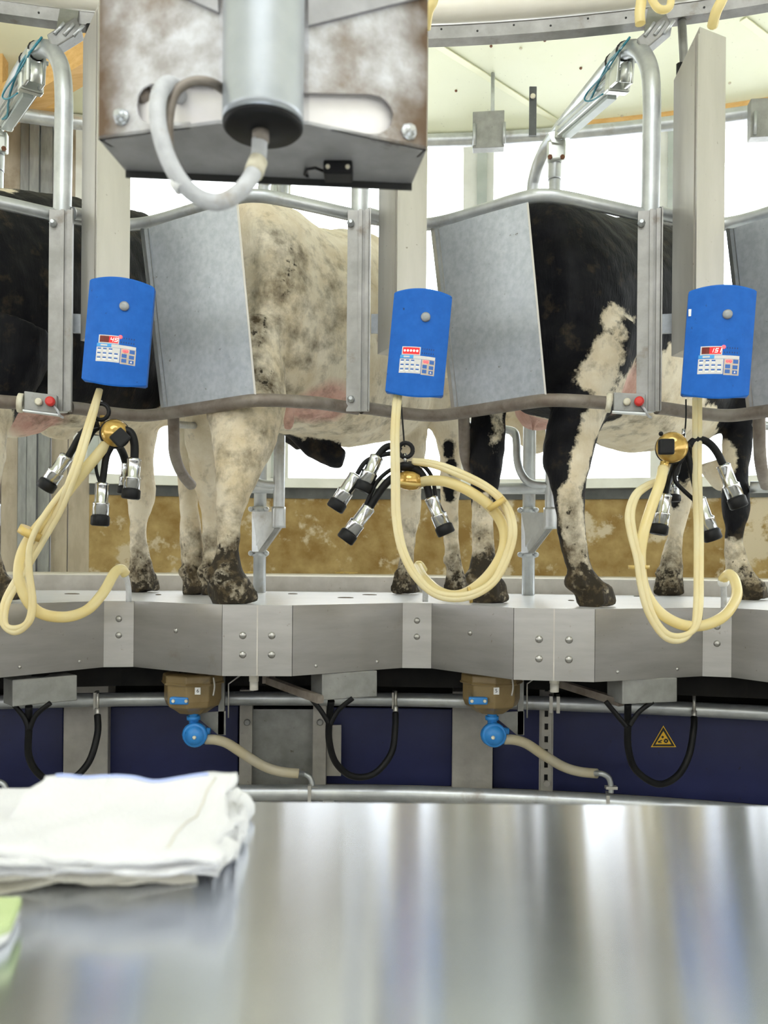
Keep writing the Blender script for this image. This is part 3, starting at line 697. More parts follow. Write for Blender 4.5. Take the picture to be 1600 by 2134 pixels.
# ------------------------------------------------------------------ stall frames
def stall(dx, label, box=True, full=True):
    dth = theta(1357 + dx, 4.6) - theta(1357, 4.6)
    def Q(px, py, R):
        p = PR(px + dx, py, R)
        f = .61 * max(0.0, min(1.0, (R - 4.78) / .6))
        if f == 0 or dx == 0: return p
        q = PR(px, py, R); a = atan2(q.x - CX, q.y - CY) + dth
        return p.lerp(ring(a, R, q.z), f)
    def path(pts, k=6): return [Q(x, y, R) for x, y, R in smoothpath(pts, k)]
    base = Q(1357, 862, 4.6)
    root = thing('stall_frame', label, 'stall', V((base.x, base.y, PLAT)), 'stall frames round the platform')
    # arch pipe : front leg, over the cow, rear leg on the deck
    pts = [(1347, 858, 4.60), (1350, 700, 4.60), (1355, 420, 4.60), (1357, 300, 4.60), (1358, 200, 4.60), (1352, 140, 4.63), (1332, 106, 4.69), (1306, 104, 4.78), (1278, 130, 4.90), (1235, 182, 5.08), (1166, 268, 5.42), (1134, 316, 5.57), (1115, 368, 5.64), (1109, 430, 5.66), (1105, 700, 5.66)]
    w = path(pts)
    e = w[-1]; w.append(V((e.x, e.y, PLAT + .001)))
    m = MB(); m.tube(w, .0285, 14); m.build('arch_pipe', M['pipe'], root)
    # channel plate on the front leg
    d4 = depth(Q(1352, 650, 4.57)); k = d4 / F_
    t = (ring(.01, 4.5, 0) - ring(0, 4.5, 0)).normalized()
    th = theta(1352 + dx, 4.57); t = V((cos(th), -sin(th), 0)); nin = V((-sin(th), -cos(th), 0))
    zc0, zc1 = Q(1352, 858, 4.57).z, Q(1352, 440, 4.57).z
    cm = Q(1352, 650, 4.57); cm = V((cm.x, cm.y, (zc0 + zc1) / 2)); hz = V((0, 0, (zc1 - zc0) / 2))
    m = MB(); m.box(cm + nin * .004, t * 24 * k, nin * .003, hz); m.build('channel_plate', M['channel'], root)
    for off, wd, dp in ((3, 3.5, .010), (17, 4, .012), (23.5, 1.3, .026)):
        m = MB(); m.box(cm + t * off * k + nin * (dp / 2 + .007), t * wd * k, nin * dp / 2, hz); m.build('channel_rib', M['channel'], root)
    for y in (466, 832):
        q = Q(1336, y, 4.56); m = MB(); m.lathe(q, nin, [(.012, 0), (.012, .008), (.007, .009), (.006, .022)], 8); m.build('bolt', M['pipe'], root)
    # rump rails following the scallop
    rr = .021
    up = [(757, 445, 4.605), (782, 450, 4.63), (830, 466, 4.67), (885, 468, 4.695), (940, 458, 4.67), (1020, 434, 4.58), (1095, 412, 4.47), (1140, 408, 4.45), (1185, 414, 4.465), (1260, 430, 4.53), (1340, 448, 4.60), (1400, 458, 4.65)]
    m = MB(); m.tube(path(up), rr, 12); m.build('upper_rail', M['pipe'], root)
    lo = [(753, 850, 4.60), (775, 852, 4.62), (830, 860, 4.67), (900, 866, 4.695), (960, 860, 4.66), (1040, 848, 4.56), (1120, 836, 4.465), (1160, 834, 4.455), (1210, 836, 4.48), (1268, 840, 4.52)]
    if not box: lo += [(1310, 846, 4.57), (1352, 852, 4.60)]
    m = MB(); m.tube(path(lo), rr, 12); o = m.build('lower_rail', M['dirtypipe'], root)
    # rump panel
    def quad(c, nu=6, nv=4, bul=.0):
        TL, TR, BR, BL = c; g = []
        for j in range(nv + 1):
            v = j / nv; row = []
            for i in range(nu + 1):
                u = i / nu
                a = [TL[q] * (1 - u) * (1 - v) + TR[q] * u * (1 - v) + BR[q] * u * v + BL[q] * (1 - u) * v for q in range(3)]
                p = Q(a[0], a[1], a[2]); row.append(p + nin * bul * sin(pi * u))
            g.append(row)
        return g
    def sheet(c, th_, mt, nm, **kw):
        g = quad(c, **kw); nv, nu = len(g) - 1, len(g[0]) - 1
        vs = [p for r in g for p in r] + [p - nin * th_ for r in g for p in r]; N_ = len(vs) // 2; W1 = nu + 1
        fs = []
        for j in range(nv):
            for i in range(nu):
                a = j * W1 + i
                fs += [(a, a + 1, a + 1 + W1, a + W1), (N_ + a + W1, N_ + a + 1 + W1, N_ + a + 1, N_ + a)]
        for i in range(nu):
            a = i; b_ = nv * W1 + i
            fs += [(a, N_ + a, N_ + a + 1, a + 1), (b_ + 1, N_ + b_ + 1, N_ + b_, b_)]
        for j in range(nv):
            a = j * W1; b_ = j * W1 + nu
            fs += [(a + W1, N_ + a + W1, N_ + a, a), (b_, N_ + b_, N_ + b_ + W1, b_ + W1)]
        m = MB(); m.add(vs, fs); return m.build(nm, mt, root)
    pn = sheet([(905, 478, 4.655), (1100, 421, 4.435), (1138, 826, 4.445), (947, 852, 4.678)], .003, M['galv'], 'rump_panel', bul=.006)
    sheet([(897, 476, 4.69), (914, 476, 4.64), (955, 852, 4.665), (940, 852, 4.70)], .003, M['pipe'], 'panel_flange', nu=1, nv=1)
    sheet([(1097, 424, 4.433), (1101, 422, 4.43), (1139, 826, 4.44), (1135, 826, 4.443)], .003, M['column'], 'panel_hem', nu=1, nv=1)
    if not full: return root
    # bracket plate beside the post
    m = MB(); q = Q(1389, 675, 4.62); m.box(q, t * 11 * k, nin * .006, V((0, 0, 20 * k))); m.build('side_lug', M['galv'], root)
    if box:
        th2 = theta(1310 + dx, 4.53); t2 = V((cos(th2), -sin(th2), 0)); n2 = V((-sin(th2), -cos(th2), 0))
        t2 = (t2 + V((0, 0, -.09))).normalized()
        q = Q(1270, 840, 4.52); m = MB(); m.lathe(q - t2 * .012, t2, [(.024, 0), (.030, .002), (.030, .016), (.026, .018)], 14); m.build('rail_cap', M['cream'], root)
        q = Q(1311, 840, 4.515); m = MB(); m.box(q, t2 * 32 * k, n2 * .012, V((0, 0, 19 * k))); sb = m.build('button_plate', M['steelplate'], root, .003)
        m = MB(); m.lathe(Q(1306, 838, 4.50), n2, [(7.5 * k, 0), (7.5 * k, .010), (5 * k, .013)], 14); m.build('cream_button', M['cream'], sb)
        m = MB(); m.lathe(Q(1331, 838, 4.50), n2, [(9 * k, 0), (10 * k, .012), (9.5 * k, .020), (6 * k, .024)], 16); m.build('red_button', M['button'], sb)
        m = MB(); m.box(Q(1311, 861, 4.505), t2 * 34 * k, n2 * .014, V((0, 0, 1.6 * k))); m.build('plate_lip', M['pipe'], sb)
        m = MB(); m.tube(path([(1337, 846, 4.5), (1345, 856, 4.49), (1350, 866, 4.5), (1356, 870, 4.55)]), .004, 6); m.build('wire', M['greyhose'], sb)
    # pneumatic cylinder under the arch
    A, B = Q(1176, 270, 5.38), Q(1284, 174, 4.88)
    ax = (B - A); L_ = ax.length; ax = ax.normalized(); sd = ax.cross(V((0, 0, 1))).normalized(); u = sd.cross(ax).normalized()
    mid = (A + B) / 2
    cy = None
    m = MB(); m.box(mid, ax * L_ / 2, sd * .030, u * .026); cy = m.build('cylinder_body', M['alu'], root, .004)
    for s_ in (-1, 1):
        m = MB(); m.box(mid + sd * s_ * .033 - u * .012, ax * L_ * .48, sd * .004, u * .003); m.build('profile_rib', M['pipe'], cy)
        m = MB(); m.box(mid + sd * s_ * .033 + u * .012, ax * L_ * .48, sd * .004, u * .003); m.build('profile_rib', M['pipe'], cy)
    m = MB(); m.box(mid - u * .034, ax * L_ * .44, sd * .017, u * .007); m.build('sensor_rail', M['greyframe'], cy)
    m = MB(); m.box(B + ax * .012, ax * .022, sd * .040, u * .036); m.build('end_cap', M['alu'], cy, .006)
    m = MB(); m.box(A - ax * .012, ax * .018, sd * .032, u * .030); m.build('end_cap', M['alu'], cy, .006)
    for s_ in (-1, 1):
        m = MB(); m.lathe(B + ax * .034 + sd * s_ * .026 - u * .02, ax, [(.009, 0), (.009, .010)], 6); m.build('cap_bolt', M['pipe'], cy)
    m = MB(); m.lathe(B - ax * .03 - sd * .03 + u * .02, -sd + u * .4, [(.011, 0), (.013, .012), (.008, .022)], 8); m.build('port_fitting', M['rust'], cy)
    m = MB(); m.lathe(A + ax * .05 - sd * .03 + u * .02, -sd + u * .4, [(.011, 0), (.013, .012), (.008, .022)], 8); m.build('port_fitting', M['cream'], cy)
    # clamp round the arch at the head end
    C0 = Q(1297, 142, 4.80)
    m = MB(); 
    for s_ in (-1, 1): m.box(C0 + sd * s_ * .026 - u * .005, ax * .030, sd * .005, u * .05)
    m.build('clamp_strap', M['alu'], root, .003)
    m = MB(); m.tube([C0 + ax * .03 - u * .0, C0 + ax * .038 - u * .03, C0 + ax * .03 - u * .055], .02, 8); m.build('clamp_nose', M['alu'], root)
    for s_ in (-.012, .02):
        m = MB(); m.lathe(C0 + ax * s_ - sd * .03 + u * .02, -sd, [(.008, 0), (.008, .009)], 6); m.build('clamp_bolt', M['pipe'], root)
    m = MB(); m.tube(path([(1312, 78, 4.70), (1301, 92, 4.69), (1290, 106, 4.74), (1270, 128, 4.82), (1253, 160, 4.90), (1236, 195, 4.98), (1222, 225, 5.08), (1206, 252, 5.2), (1187, 262, 5.27)]), .004, 6); m.build('air_line', M['teal'], root)
    m = MB(); m.tube(path([(1290, 106, 4.73), (1262, 150, 4.84), (1226, 190, 4.98), (1218, 208, 5.0), (1232, 210, 4.97), (1256, 196, 4.90)]), .003, 6); m.build('air_line', M['teal'], root)
    for fx in (.50, .56):
        i_ = int(len(w) * fx); ta = (w[i_ + 1] - w[i_ - 1]).normalized()
        m = MB(); m.lathe(w[i_] - ta * .006, ta, [(.029, 0), (.032, .002), (.032, .010), (.029, .012)], 14); m.build('cable_tie', M['ink'], root)
    # bracket from arch apex up to the overhead beam
    ap = Q(1342, 112, 4.66); bt = V((ap.x, ap.y, zb + .02)); 
    q = Q(1362, 78, 4.68)
    m = MB(); m.box(q, t * .045 + V((0, 0, .035)), nin * .028, V((0, 0, .022)) - t * .010); m.build('arch_bracket', M['steelplate'], root, .004)
    m = MB(); m.box((q + ring(theta(1362 + dx, 4.76), 4.76, zb + .05)) / 2 + V((0, 0, .02)), t * .03, (ring(theta(1362 + dx, 4.76), 4.76, zb + .05) - q) / 2, V((0, 0, .008)) + t * .0); m.build('arch_bracket', M['steelplate'], root)
    for s_ in (-.03, .0, .03):
        m = MB(); m.tube([q + t * s_ + V((0, 0, -.01)) + nin * .03, q + t * (s_ + .03) + V((0, 0, .03)) + nin * .03], .006, 6); m.build('bracket_bolt', M['pipe'], root)
    # rear gate : second pole, collar and diagonal brace
    rg = path([(1156, 330, 5.45), (1154, 500, 5.45), (1150, 800, 5.45), (1147, 1100, 5.45)])
    m = MB(); m.tube(rg, .025, 12); m.build('gate_pole', M['pipe'], root)
    m = MB(); m.tube(path([(1147, 1058, 5.45), (1147, 1102, 5.45)]), .030, 12); m.build('gate_collar', M['pipe'], root)
    m = MB(); m.tube(path([(1156, 340, 5.45), (1155, 376, 5.45)]), .028, 12); m.build('gate_collar', M['pipe'], root)
    kk = depth(Q(1150, 700, 5.45)) / F_
    m = MB(); q = Q(1159, 316, 5.43); m.box(q, t * 19 * kk, nin * .02, V((0, 0, 21 * kk))); hd = m.build('gate_head', M['alu'], root, .008)
    m = MB(); m.hexa([Q(1150, 296, 5.40), Q(1172, 300, 5.40), Q(1160, 272, 5.40), Q(1142, 276, 5.40)], [Q(1150, 296, 5.44), Q(1172, 300, 5.44), Q(1160, 272, 5.44), Q(1142, 276, 5.44)]); m.build('gate_hinge', M['alu'], root)
    for x in (1146, 1172):
        m = MB(); m.lathe(Q(x, 328, 5.41), nin, [(.01, 0), (.01, .008)], 6); m.build('bolt', M['rust'], hd)
    a = [Q(1086, 1068, 5.6), Q(1140, 1068, 5.47), Q(1140, 1100, 5.47), Q(1100, 1152, 5.58), Q(1086, 1152, 5.6)]
    m = MB(); m.prism(a, -nin * .008); m.build('brace_plate', M['pipe'], root)
    a = [Q(1140, 1100, 5.46), Q(1152, 1100, 5.45), Q(1112, 1152, 5.55), Q(1100, 1152, 5.58)]
    m = MB(); m.prism(a, -nin * .05); m.build('brace_bar', M['steelplate'], root)
    for y in (1064, 1156):
        qr = Q(1101, y, 5.66); m = MB(); m.lathe(qr - V((0, 0, .014)), (0, 0, 1), [(.034, 0), (.034, .028)], 14); cl = m.build('pole_clamp', M['pipe'], root)
        for s_ in (-1, 1):
            m = MB(); m.ball(qr + t * s_ * .036 + nin * .03, .012, 8, 6); m.build('clamp_bolt', M['pipe'], cl)
    m = MB(); m.tube(path([(1020, 1018, 5.5), (1147, 1018, 5.46)]), .024, 10); m.build('cross_pipe', M['pipe'], root)
    m = MB(); m.tube(path([(1035, 893, 5.5), (1058, 896, 5.5), (1072, 902, 5.49), (1076, 920, 5.48), (1078, 960, 5.47), (1088, 990, 5.46), (1108, 1008, 5.45), (1147, 1012, 5.45)]), .0175, 10); m.build('bent_pipe', M['pipe'], root)
    # kick pipe hanging from the lower rail
    m = MB(); m.tube(path([(966, 858, 4.70), (967, 900, 4.74), (968, 940, 4.78), (974, 968, 4.82), (984, 992, 4.88), (997, 1012, 4.95)]), .0195, 12); m.build('kick_pipe', M['dirtypipe'], root)
    m = MB(); m.tube(path([(966, 884, 4.74), (1035, 893, 5.5)]), .013, 8); m.build('stay_pipe', M['pipe'], root)
    return root
stall(-1225, 'stall frame at the left with its post before the black rump and a red button')
stall(-605, 'stall frame whose panel covers the pale cow', False)
stall(0, 'stall frame whose panel covers the black cow with a red button on its rail')
stall(615, 'stall frame at the right edge showing only its panel and rails')

# ------------------------------------------------------------------ steel columns with control boxes
def column(N_, FR, BL, ytop, ybot, lab, ytl, ytr):
    (xn, Rn), (xf, Rf), (xb, Rb) = N_, FR, BL
    q = PR(xn, ybot, Rn); z0 = q.z
    n0, f0, b0 = (V((*PR(x, ybot, R).xy, z0)) for x, R in (N_, FR, BL))
    k0 = f0 + b0 - n0
    D = depth(q)
    zN, zF, zB = (CAMZ + (Y0 - y) / F_ * D for y in (ytop, ytr, ytl))
    root = thing('steel_column', lab, 'column', (n0 + k0) / 2, 'steel columns carrying the blue control boxes')
    root.location.z = z0; BASE[root.name] = V(root.location)
    m = MB()
    bot = [n0, f0, k0, b0]; top = [V((*n0.xy, zN)), V((*f0.xy, zF)), V((*k0.xy, zF)), V((*b0.xy, zB))]
    m.hexa(bot, top); m.build('shell', M['column'], root)
    e = (b0 - n0).normalized()
    for o_, w_ in ((.004, .004), (.022, .003)):
        m = MB(); nr = -(f0 - n0).normalized(); c = n0 + e * o_ + nr * .002
        m.box(V((c.x, c.y, (z0 + zN - .02) / 2)), e * w_, nr * .003, V((0, 0, (zN - .02 - z0) / 2))); m.build('edge_fold', M['column'], root)
    c = (k0 + b0) / 2
    th = atan2(c.x - CX, c.y - CY)
    m = MB(); a = V((*(b0 * .75 + n0 * .1 + k0 * .15).xy, zB)); m.tube([a - V((0, 0, .10)), a + V((0, 0, .045))], .012, 10); m.build('rubber_sleeve', M['black'], root)
    m = MB(); kk_ = (k0 + b0) / 2; th = atan2(kk_.x - CX, kk_.y - CY); m.tube([V((kk_.x, kk_.y, zB - .05)), ring(th, 4.775, zb + .004)], .014, 8); m.build('hanger_bar', M['steelplate'], root)
    return root
column((203, 4.44), (269, 4.50), (168, 4.57), 4, 690, 'tall stainless column at left behind the blue box reading 45', 40, 4)
column((829, 4.42), (887, 4.48), (787, 4.56), 50, 715, 'tall stainless column in the middle above the dotted blue box', 92, 54)
column((1452, 4.40), (1507, 4.46), (1399, 4.55), 50, 715, 'tall stainless column at right with its slanted top in view', 98, 55)

SEG = {'0': 'abcdef', '1': 'bc', '4': 'fgbc', '5': 'afgcd'}
def control_box(cx, cy, w, h, roll, lab, shown, led, R=4.33):
    D = Dring(cx, R); k = D / F_
    c = P(cx, cy, D); th = theta(cx, R)
    t = V((cos(th), -sin(th), 0)); nin = V((-sin(th), -cos(th), 0)); z = V((0, 0, 1))
    rt = Matrix.Rotation(radians(roll), 3, nin)
    t = rt @ t; z = rt @ z
    if (rt @ V((0, 0, 1))).x < 0: 
        rt = Matrix.Rotation(radians(-roll), 3, nin); th_ = V((cos(th), -sin(th), 0)); t = rt @ th_; z = rt @ V((0, 0, 1))
    hw, hh = w / 2 * k, h / 2 * k
    root = thing('control_box', lab, 'control box', c - z * hh, 'blue control boxes on the columns')
    bul, dep = .026, .030
    def S(u, v, off=0.0):     # u, v in half widths / half heights (v up)
        return c + t * u * hw + z * v * hh + nin * (bul * (1 - u * u) + off)
    nu = 16
    us = [-1 + 2 * i / nu for i in range(nu + 1)]
    prof = [(u, bul * (1 - u * u)) for u in us] + [(1, -dep), (-1, -dep)]
    def sec(v, s_=1.0):
        arc = (.035 if v > 0 else -.055)
        return [c + t * u * hw * s_ + z * (v - arc + arc * (2 - 2 * u * u) * .75) * hh + nin * (o_ * s_) for u, o_ in prof]
    rows = [sec(-1, .94), sec(-.97), sec(.97), sec(1, .94)]
    m = MB(); L_ = len(prof); vs = [p for r in rows for p in r]
    fs = [(j * L_ + i, j * L_ + (i + 1) % L_, (j + 1) * L_ + (i + 1) % L_, (j + 1) * L_ + i) for j in range(3) for i in range(L_)]
    m.add(vs, fs, False); m.f += [list(range(L_))[::-1], list(range(3 * L_, 4 * L_))]; m.sm += [False, False]
    m.build('casing', M['blue'], root, .0)
    def patch(u0, u1, v0, v1, off, mt, nm, par, th__=.0012, n_=4):
        m = MB()
        A_ = [S(u0 + (u1 - u0) * i / n_, v0, off) for i in range(n_ + 1)]; B_ = [S(u0 + (u1 - u0) * i / n_, v1, off) for i in range(n_ + 1)]
        A2 = [S(u0 + (u1 - u0) * i / n_, v0, off - th__) for i in range(n_ + 1)]; B2 = [S(u0 + (u1 - u0) * i / n_, v1, off - th__) for i in range(n_ + 1)]
        for i in range(n_):
            m.hexa([A_[i], A_[i + 1], B_[i + 1], B_[i]], [A2[i], A2[i + 1], B2[i + 1], B2[i]])
        return m.build(nm, mt, par)
    # knob
    m = MB(); m.lathe(S(.17, .48, -.002), nin + V((0, 0, .0)), [(10 * k, 0), (10 * k, .006), (8.5 * k, .009), (3 * k, .010)], 18); m.build('round_knob', M['knob'], root)
    # display
    du0, du1, dv0, dv1 = -.50, .07, -.225, -.105
    patch(du0 - .035, du1 + .035, dv0 - .018, dv1 + .018, .0006, M['keypad'], 'display_frame', root)
    ds = patch(du0, du1, dv0, dv1, .0012, M['display'], 'display', root)
    lit0 = {'45': -.2, '151': -.27, '.....': du0}[shown]
    patch(lit0, du1, dv0, dv1, .0016, M['displaylit'], 'lit_field', ds)
    def segs(ch, u0, dw, v0, v1):
        dv = v1 - v0; e = .016
        q = {'a': (u0, u0 + dw, v1 - .012, v1), 'd': (u0, u0 + dw, v0, v0 + .012), 'g': (u0, u0 + dw, (v0 + v1) / 2 - .006, (v0 + v1) / 2 + .006),
             'f': (u0, u0 + e, (v0 + v1) / 2, v1), 'b': (u0 + dw - e, u0 + dw, (v0 + v1) / 2, v1), 'e': (u0, u0 + e, v0, (v0 + v1) / 2), 'c': (u0 + dw - e, u0 + dw, v0, (v0 + v1) / 2)}
        m = MB()
        for s_ in SEG[ch]:
            a, b_, v0_, v1_ = q[s_]
            sk = lambda v: (v - v0) * .25 * hh / hw * 1.0
            m.prism([S(a + sk(v0_), v0_, .0016), S(b_ + sk(v0_), v0_, .0016), S(b_ + sk(v1_), v1_, .0016), S(a + sk(v1_), v1_, .0016)], nin * .0006)
        m.build('digit_segments', M['digit'], ds)
    if shown == '45':
        segs('4', -.175, .095, dv0 + .022, dv1 - .022); segs('5', -.045, .095, dv0 + .022, dv1 - .022)
    elif shown == '151':
        segs('1', -.22, .05, dv0 + .022, dv1 - .022); segs('5', -.125, .085, dv0 + .022, dv1 - .022); segs('1', .0, .05, dv0 + .022, dv1 - .022)
    else:
        for i in range(5):
            m = MB(); m.lathe(S(-.43 + .105 * i, -.165, .0014), nin, [(2.6 * k, 0), (1.8 * k, .001)], 8); m.build('lit_dot', M['digit'], ds)
    if led:
        m = MB(); m.lathe(S(.135, -.10, .0002), nin, [(4.0 * k, 0), (2.5 * k, .003)], 10); m.build('red_lamp', M['led'], root)
    for i in range(6):
        for v in (-.115, -.195):
            u = .17 + .075 * i; patch(u - .012, u + .012, v - .014, v + .014, .0004, M['tick'], 'tick_mark', root, .0006, 1)
    # keypad
    patch(-.58, -.12, -.305, -.245, .0006, M['header'], 'header_strip', root)
    patch(-.46, -.25, -.292, -.262, .0010, M['keypad'], 'header_bar', root, .0006, 2)
    patch(-.12, .62, -.31, -.25, .0006, M['keypad'], 'header_strip', root)
    kp = patch(-.58, .155, -.585, -.315, .0006, M['keypad'], 'keypad', root)
    kt = patch(.175, .63, -.60, -.315, .0006, M['keypadtan'], 'keypad', root)
    for r in range(3):
        for q in range(4 if r else 3):
            u = -.49 + .178 * q; v = -.345 - .082 * r
            patch(u - .055, u + .055, v - .012, v + .012, .0012, M['key'], 'key', kp, .0006, 1)
            patch(u - .05, u + .05, v - .042, v - .018, .0009, M['label'], 'key_window', kp, .0003, 1)
    for u, v in ((.52, -.355), (.29, -.445), (.51, -.455), (.29, -.535), (.51, -.545)):
        patch(u - .075, u + .075, v - .034, v + .034, .0014, M['key'], 'key', kt, .0008, 1)
    m = MB(); m.prism([S(.51 - .03, -.56, .0016), S(.51 + .03, -.56, .0016), S(.51, -.52, .0016)][::-1], nin * .0004); m.build('arrow_mark', M['label'], kt)
    for u in (.27, .36):
        m = MB(); m.lathe(S(u, -.352, .0004), nin, [(3.4 * k, 0), (2.2 * k, .003)], 10); m.build('red_lamp', M['led'], kt)
    # back bracket towards the column
    m = MB(); m.box(c + z * hh * .62 - nin * (dep + .02), t * .03, nin * .05, z * .05); m.build('mount', M['column'], root)
    return root, S, k
cb1 = control_box(246, 695, 131, 221, 4.2, 'blue control box at left whose red display reads 45', '45', True)
cb2 = control_box(872, 718, 121, 220, 4.8, 'blue control box in the middle whose red display shows dots', '.....', False)
cb3 = control_box(1497, 716, 133, 230, 3.6, 'blue control box at right whose red display reads 151', '151', True)
m = MB(); q = cb3[1](-.92, .55, .0005); m.box(q, (.004, 0, 0), (0, .002, 0), (0, 0, .010)); m.build('white_sticker', M['label'], cb3[0])

# ------------------------------------------------------------------ milking clusters
def teat_cup(p0, p1, root, D=2.56):
    a, c = P(*p0, D if len(p0) < 3 else 0) if len(p0) < 3 else P(*p0), P(*p1, D) if len(p1) < 3 else P(*p1)
    ax = (c - a); L_ = ax.length; s = L_
    r1, r2, r3 = .0198, .0240, .0275
    m = MB(); m.lathe(a, ax, [(.012, -.002), (r1, .002), (r1 + .001, .006), (r1, .010), (r1, s * .44), (r2, s * .47), (r2 + .001, s * .49), (r2, s * .51), (r2, s * .82)], 20)
    o = m.build('teat_cup', M['chrome'], root)
    m = MB(); m.lathe(a, ax, [(r2, s * .76), (r3 - .002, s * .765), (r3, s * .79), (r3, s * .97), (r3 - .004, s), (.012, s), (.010, s * .93)], 20)
    m.build('rubber_cap', M['black'], o)
    return o
def soft(pts, r, nm, mt, root, D=2.56, seg=10):
    pts = [(p[0], p[1], p[2] if len(p) > 2 else D) for p in pts]
    m = MB(); m.tube(hose(pts), r, seg); return m.build(nm, mt, root)
pxm = 2.56 / F_
def cluster(c, lab):
    q = P(*c, 2.56); return thing('milking_cluster', lab, 'milking cluster', V((q.x, q.y, q.z)), 'milking clusters hanging from the control boxes')
# left
r = cluster((237, 1000), 'milking cluster hanging below the box reading 45 with its hoses in a narrow loop')
q = P(240, 903, 2.56); ax = V((.35, -.9, .1))
m = MB(); m.lathe(q - ax.normalized() * .03, ax, [(.020, -.02), (.036, 0), (.042, .02), (.040, .04), (.028, .056), (.01, .062)], 24); m.build('claw_bowl', M['amber'], r)
m = MB(); m.lathe(q - ax.normalized() * .03, ax, [(.0425, .014), (.045, .018), (.045, .026), (.0425, .030)], 24); m.build('claw_band', M['black'], r)
m = MB(); qq = P(250, 912, 2.515); m.box(qq, V((.016, .004, .016)), V((-.016, 0, .016)), V((.003, -.008, 0))); m.build('claw_cover', M['black'], r, .005)
m = MB(); m.tube([P(213, 890, 2.58), P(213, 866, 2.58)], .008, 10); m.build('claw_stem', M['amber'], r)
m = MB(); m.tube([P(210 + 17 * cos(a * pi / 8), 858 + 17 * sin(a * pi / 8), 2.57) for a in range(17)], .0065, 8, False); m.build('hanging_ring', M['black'], r)
soft([(211, 812), (210, 830), (209, 845)], .003, 'hanging_cord', M['black'], r, 2.60)
m = MB(); m.tube([P(210, 835, 2.6), P(210, 843, 2.6)], .005, 8); m.build('ferrule', M['label'], r)
for a, c in (((140, 950), (92, 1020)), ((213, 1006), (208, 1096)), ((280, 955), (272, 1040))): teat_cup(a, c, r)
teat_cup((268, 965, 2.68), (262, 1030, 2.68), r)
soft([(205, 884), (185, 890), (165, 912), (152, 935), (142, 952)], .0105, 'short_tube', M['blackhose'], r)
soft([(210, 890), (195, 900), (178, 930), (165, 950)], .007, 'short_tube', M['blackhose'], r, 2.60)
soft([(232, 930), (222, 950), (217, 980), (213, 1008)], .0105, 'short_tube', M['blackhose'], r)
soft([(215, 925), (202, 945), (200, 975), (206, 1000), (212, 1010)], .005, 'short_tube', M['blackhose'], r)
soft([(255, 895), (272, 902), (280, 925), (280, 958)], .0125, 'short_tube', M['blackhose'], r)
soft([(245, 925, 2.62), (256, 945, 2.66), (264, 970, 2.68)], .0125, 'short_tube', M['blackhose'], r)
De = Dring(262, 4.64)
soft([(222, 925, 2.56), (200, 952, 2.54), (160, 1000, 2.52), (110, 1062, 2.5), (62, 1122, 2.5), (42, 1170, 2.5), (43, 1220, 2.5), (75, 1272, 2.52), (130, 1286, 2.56), (180, 1272, 2.64), (215, 1235, 2.74), (238, 1195, De - .06), (252, 1186, De - .02), (262, 1196, De)], .0165, 'milk_hose', M['milkhose'], r)
soft([(259, 1190, De), (265, 1210, De), (268, 1230, De), (268, 1254, De)], .0095, 'hose_spigot', M['greyhose'], r)
for o_ in (0, 9):
    soft([(206 + o_ * .3, 812, 2.58), (190 + o_ * .8, 860, 2.55), (168 + o_, 930, 2.50), (150 + o_, 985, 2.48), (120 + o_, 1060, 2.49), (80 + o_, 1130, 2.5), (40 + o_ * 1.2, 1195, 2.5), (8 + o_, 1255, 2.49), (6 + o_ * .6, 1300, 2.48), (32, 1318 - o_, 2.48), (62 - o_ * .6, 1296, 2.48), (70 - o_ * .5, 1255, 2.48), (62 - o_ * .3, 1190, 2.47), (64, 1130, 2.46), (95, 1070, 2.47), (150, 1000, 2.5), (205, 938, 2.56)], .0085, 'pulse_hose', M['pulsehose'], r)
m = MB(); q0, q1 = P(48, 1108, 2.48), P(78, 1122, 2.48); m.tube([P(59, 1118, 2.49) + V((.0, 0, 0)), P(67, 1103, 2.49)], .034, 14); m.build('hose_clip', M['amberband'], r)
# middle
r = cluster((840, 1060), 'milking cluster hanging below the dotted box with its hoses in a wide loop')
q = P(850, 1000, 2.56)
m = MB(); m.lathe(q + V((0, 0, -.03)), (.12, -.2, 1), [(.014, 0), (.034, .008), (.037, .03), (.030, .048), (.012, .056)], 24); m.build('claw_bowl', M['amber'], r)
m = MB(); m.lathe(q + V((0, 0, -.03)), (.12, -.2, 1), [(.036, .016), (.0385, .018), (.0385, .024), (.036, .026)], 24); m.build('claw_band', M['amberband'], r)
m = MB(); m.ball(P(845, 972, 2.56), (.030, .026, .014)); m.build('claw_cover', M['black'], r)
m = MB(); m.tube([P(845 + 15 * cos(a * pi / 8), 938 + 15 * sin(a * pi / 8), 2.55) for a in range(17)], .0065, 8, False); m.build('hanging_ring', M['black'], r)
soft([(834, 826, 2.6), (838, 870, 2.6), (842, 922, 2.56), (843, 930, 2.55)], .0025, 'hanging_cord', M['black'], r)
m = MB(); m.tube([P(843, 945, 2.55), P(845, 968, 2.55)], .005, 8); m.build('claw_stem', M['chrome'], r)
for a, c in (((742, 990), (696, 1062)), ((786, 950), (754, 1024)), ((770, 1056), (717, 1127)), ((897, 1036), (931, 1114))): teat_cup(a, c, r)
soft([(838, 950), (818, 945), (790, 950), (762, 962), (744, 988)], .007, 'short_tube', M['blackhose'], r)
soft([(835, 940), (815, 930), (800, 935), (786, 952)], .0105, 'short_tube', M['blackhose'], r)
soft([(838, 985), (812, 1000), (790, 1026), (770, 1058)], .0115, 'short_tube', M['blackhose'], r)
soft([(830, 970), (805, 985), (785, 1005), (772, 1030), (762, 1052)], .006, 'short_tube', M['blackhose'], r)
soft([(845, 975), (868, 978), (885, 1000), (896, 1040)], .0115, 'short_tube', M['blackhose'], r)
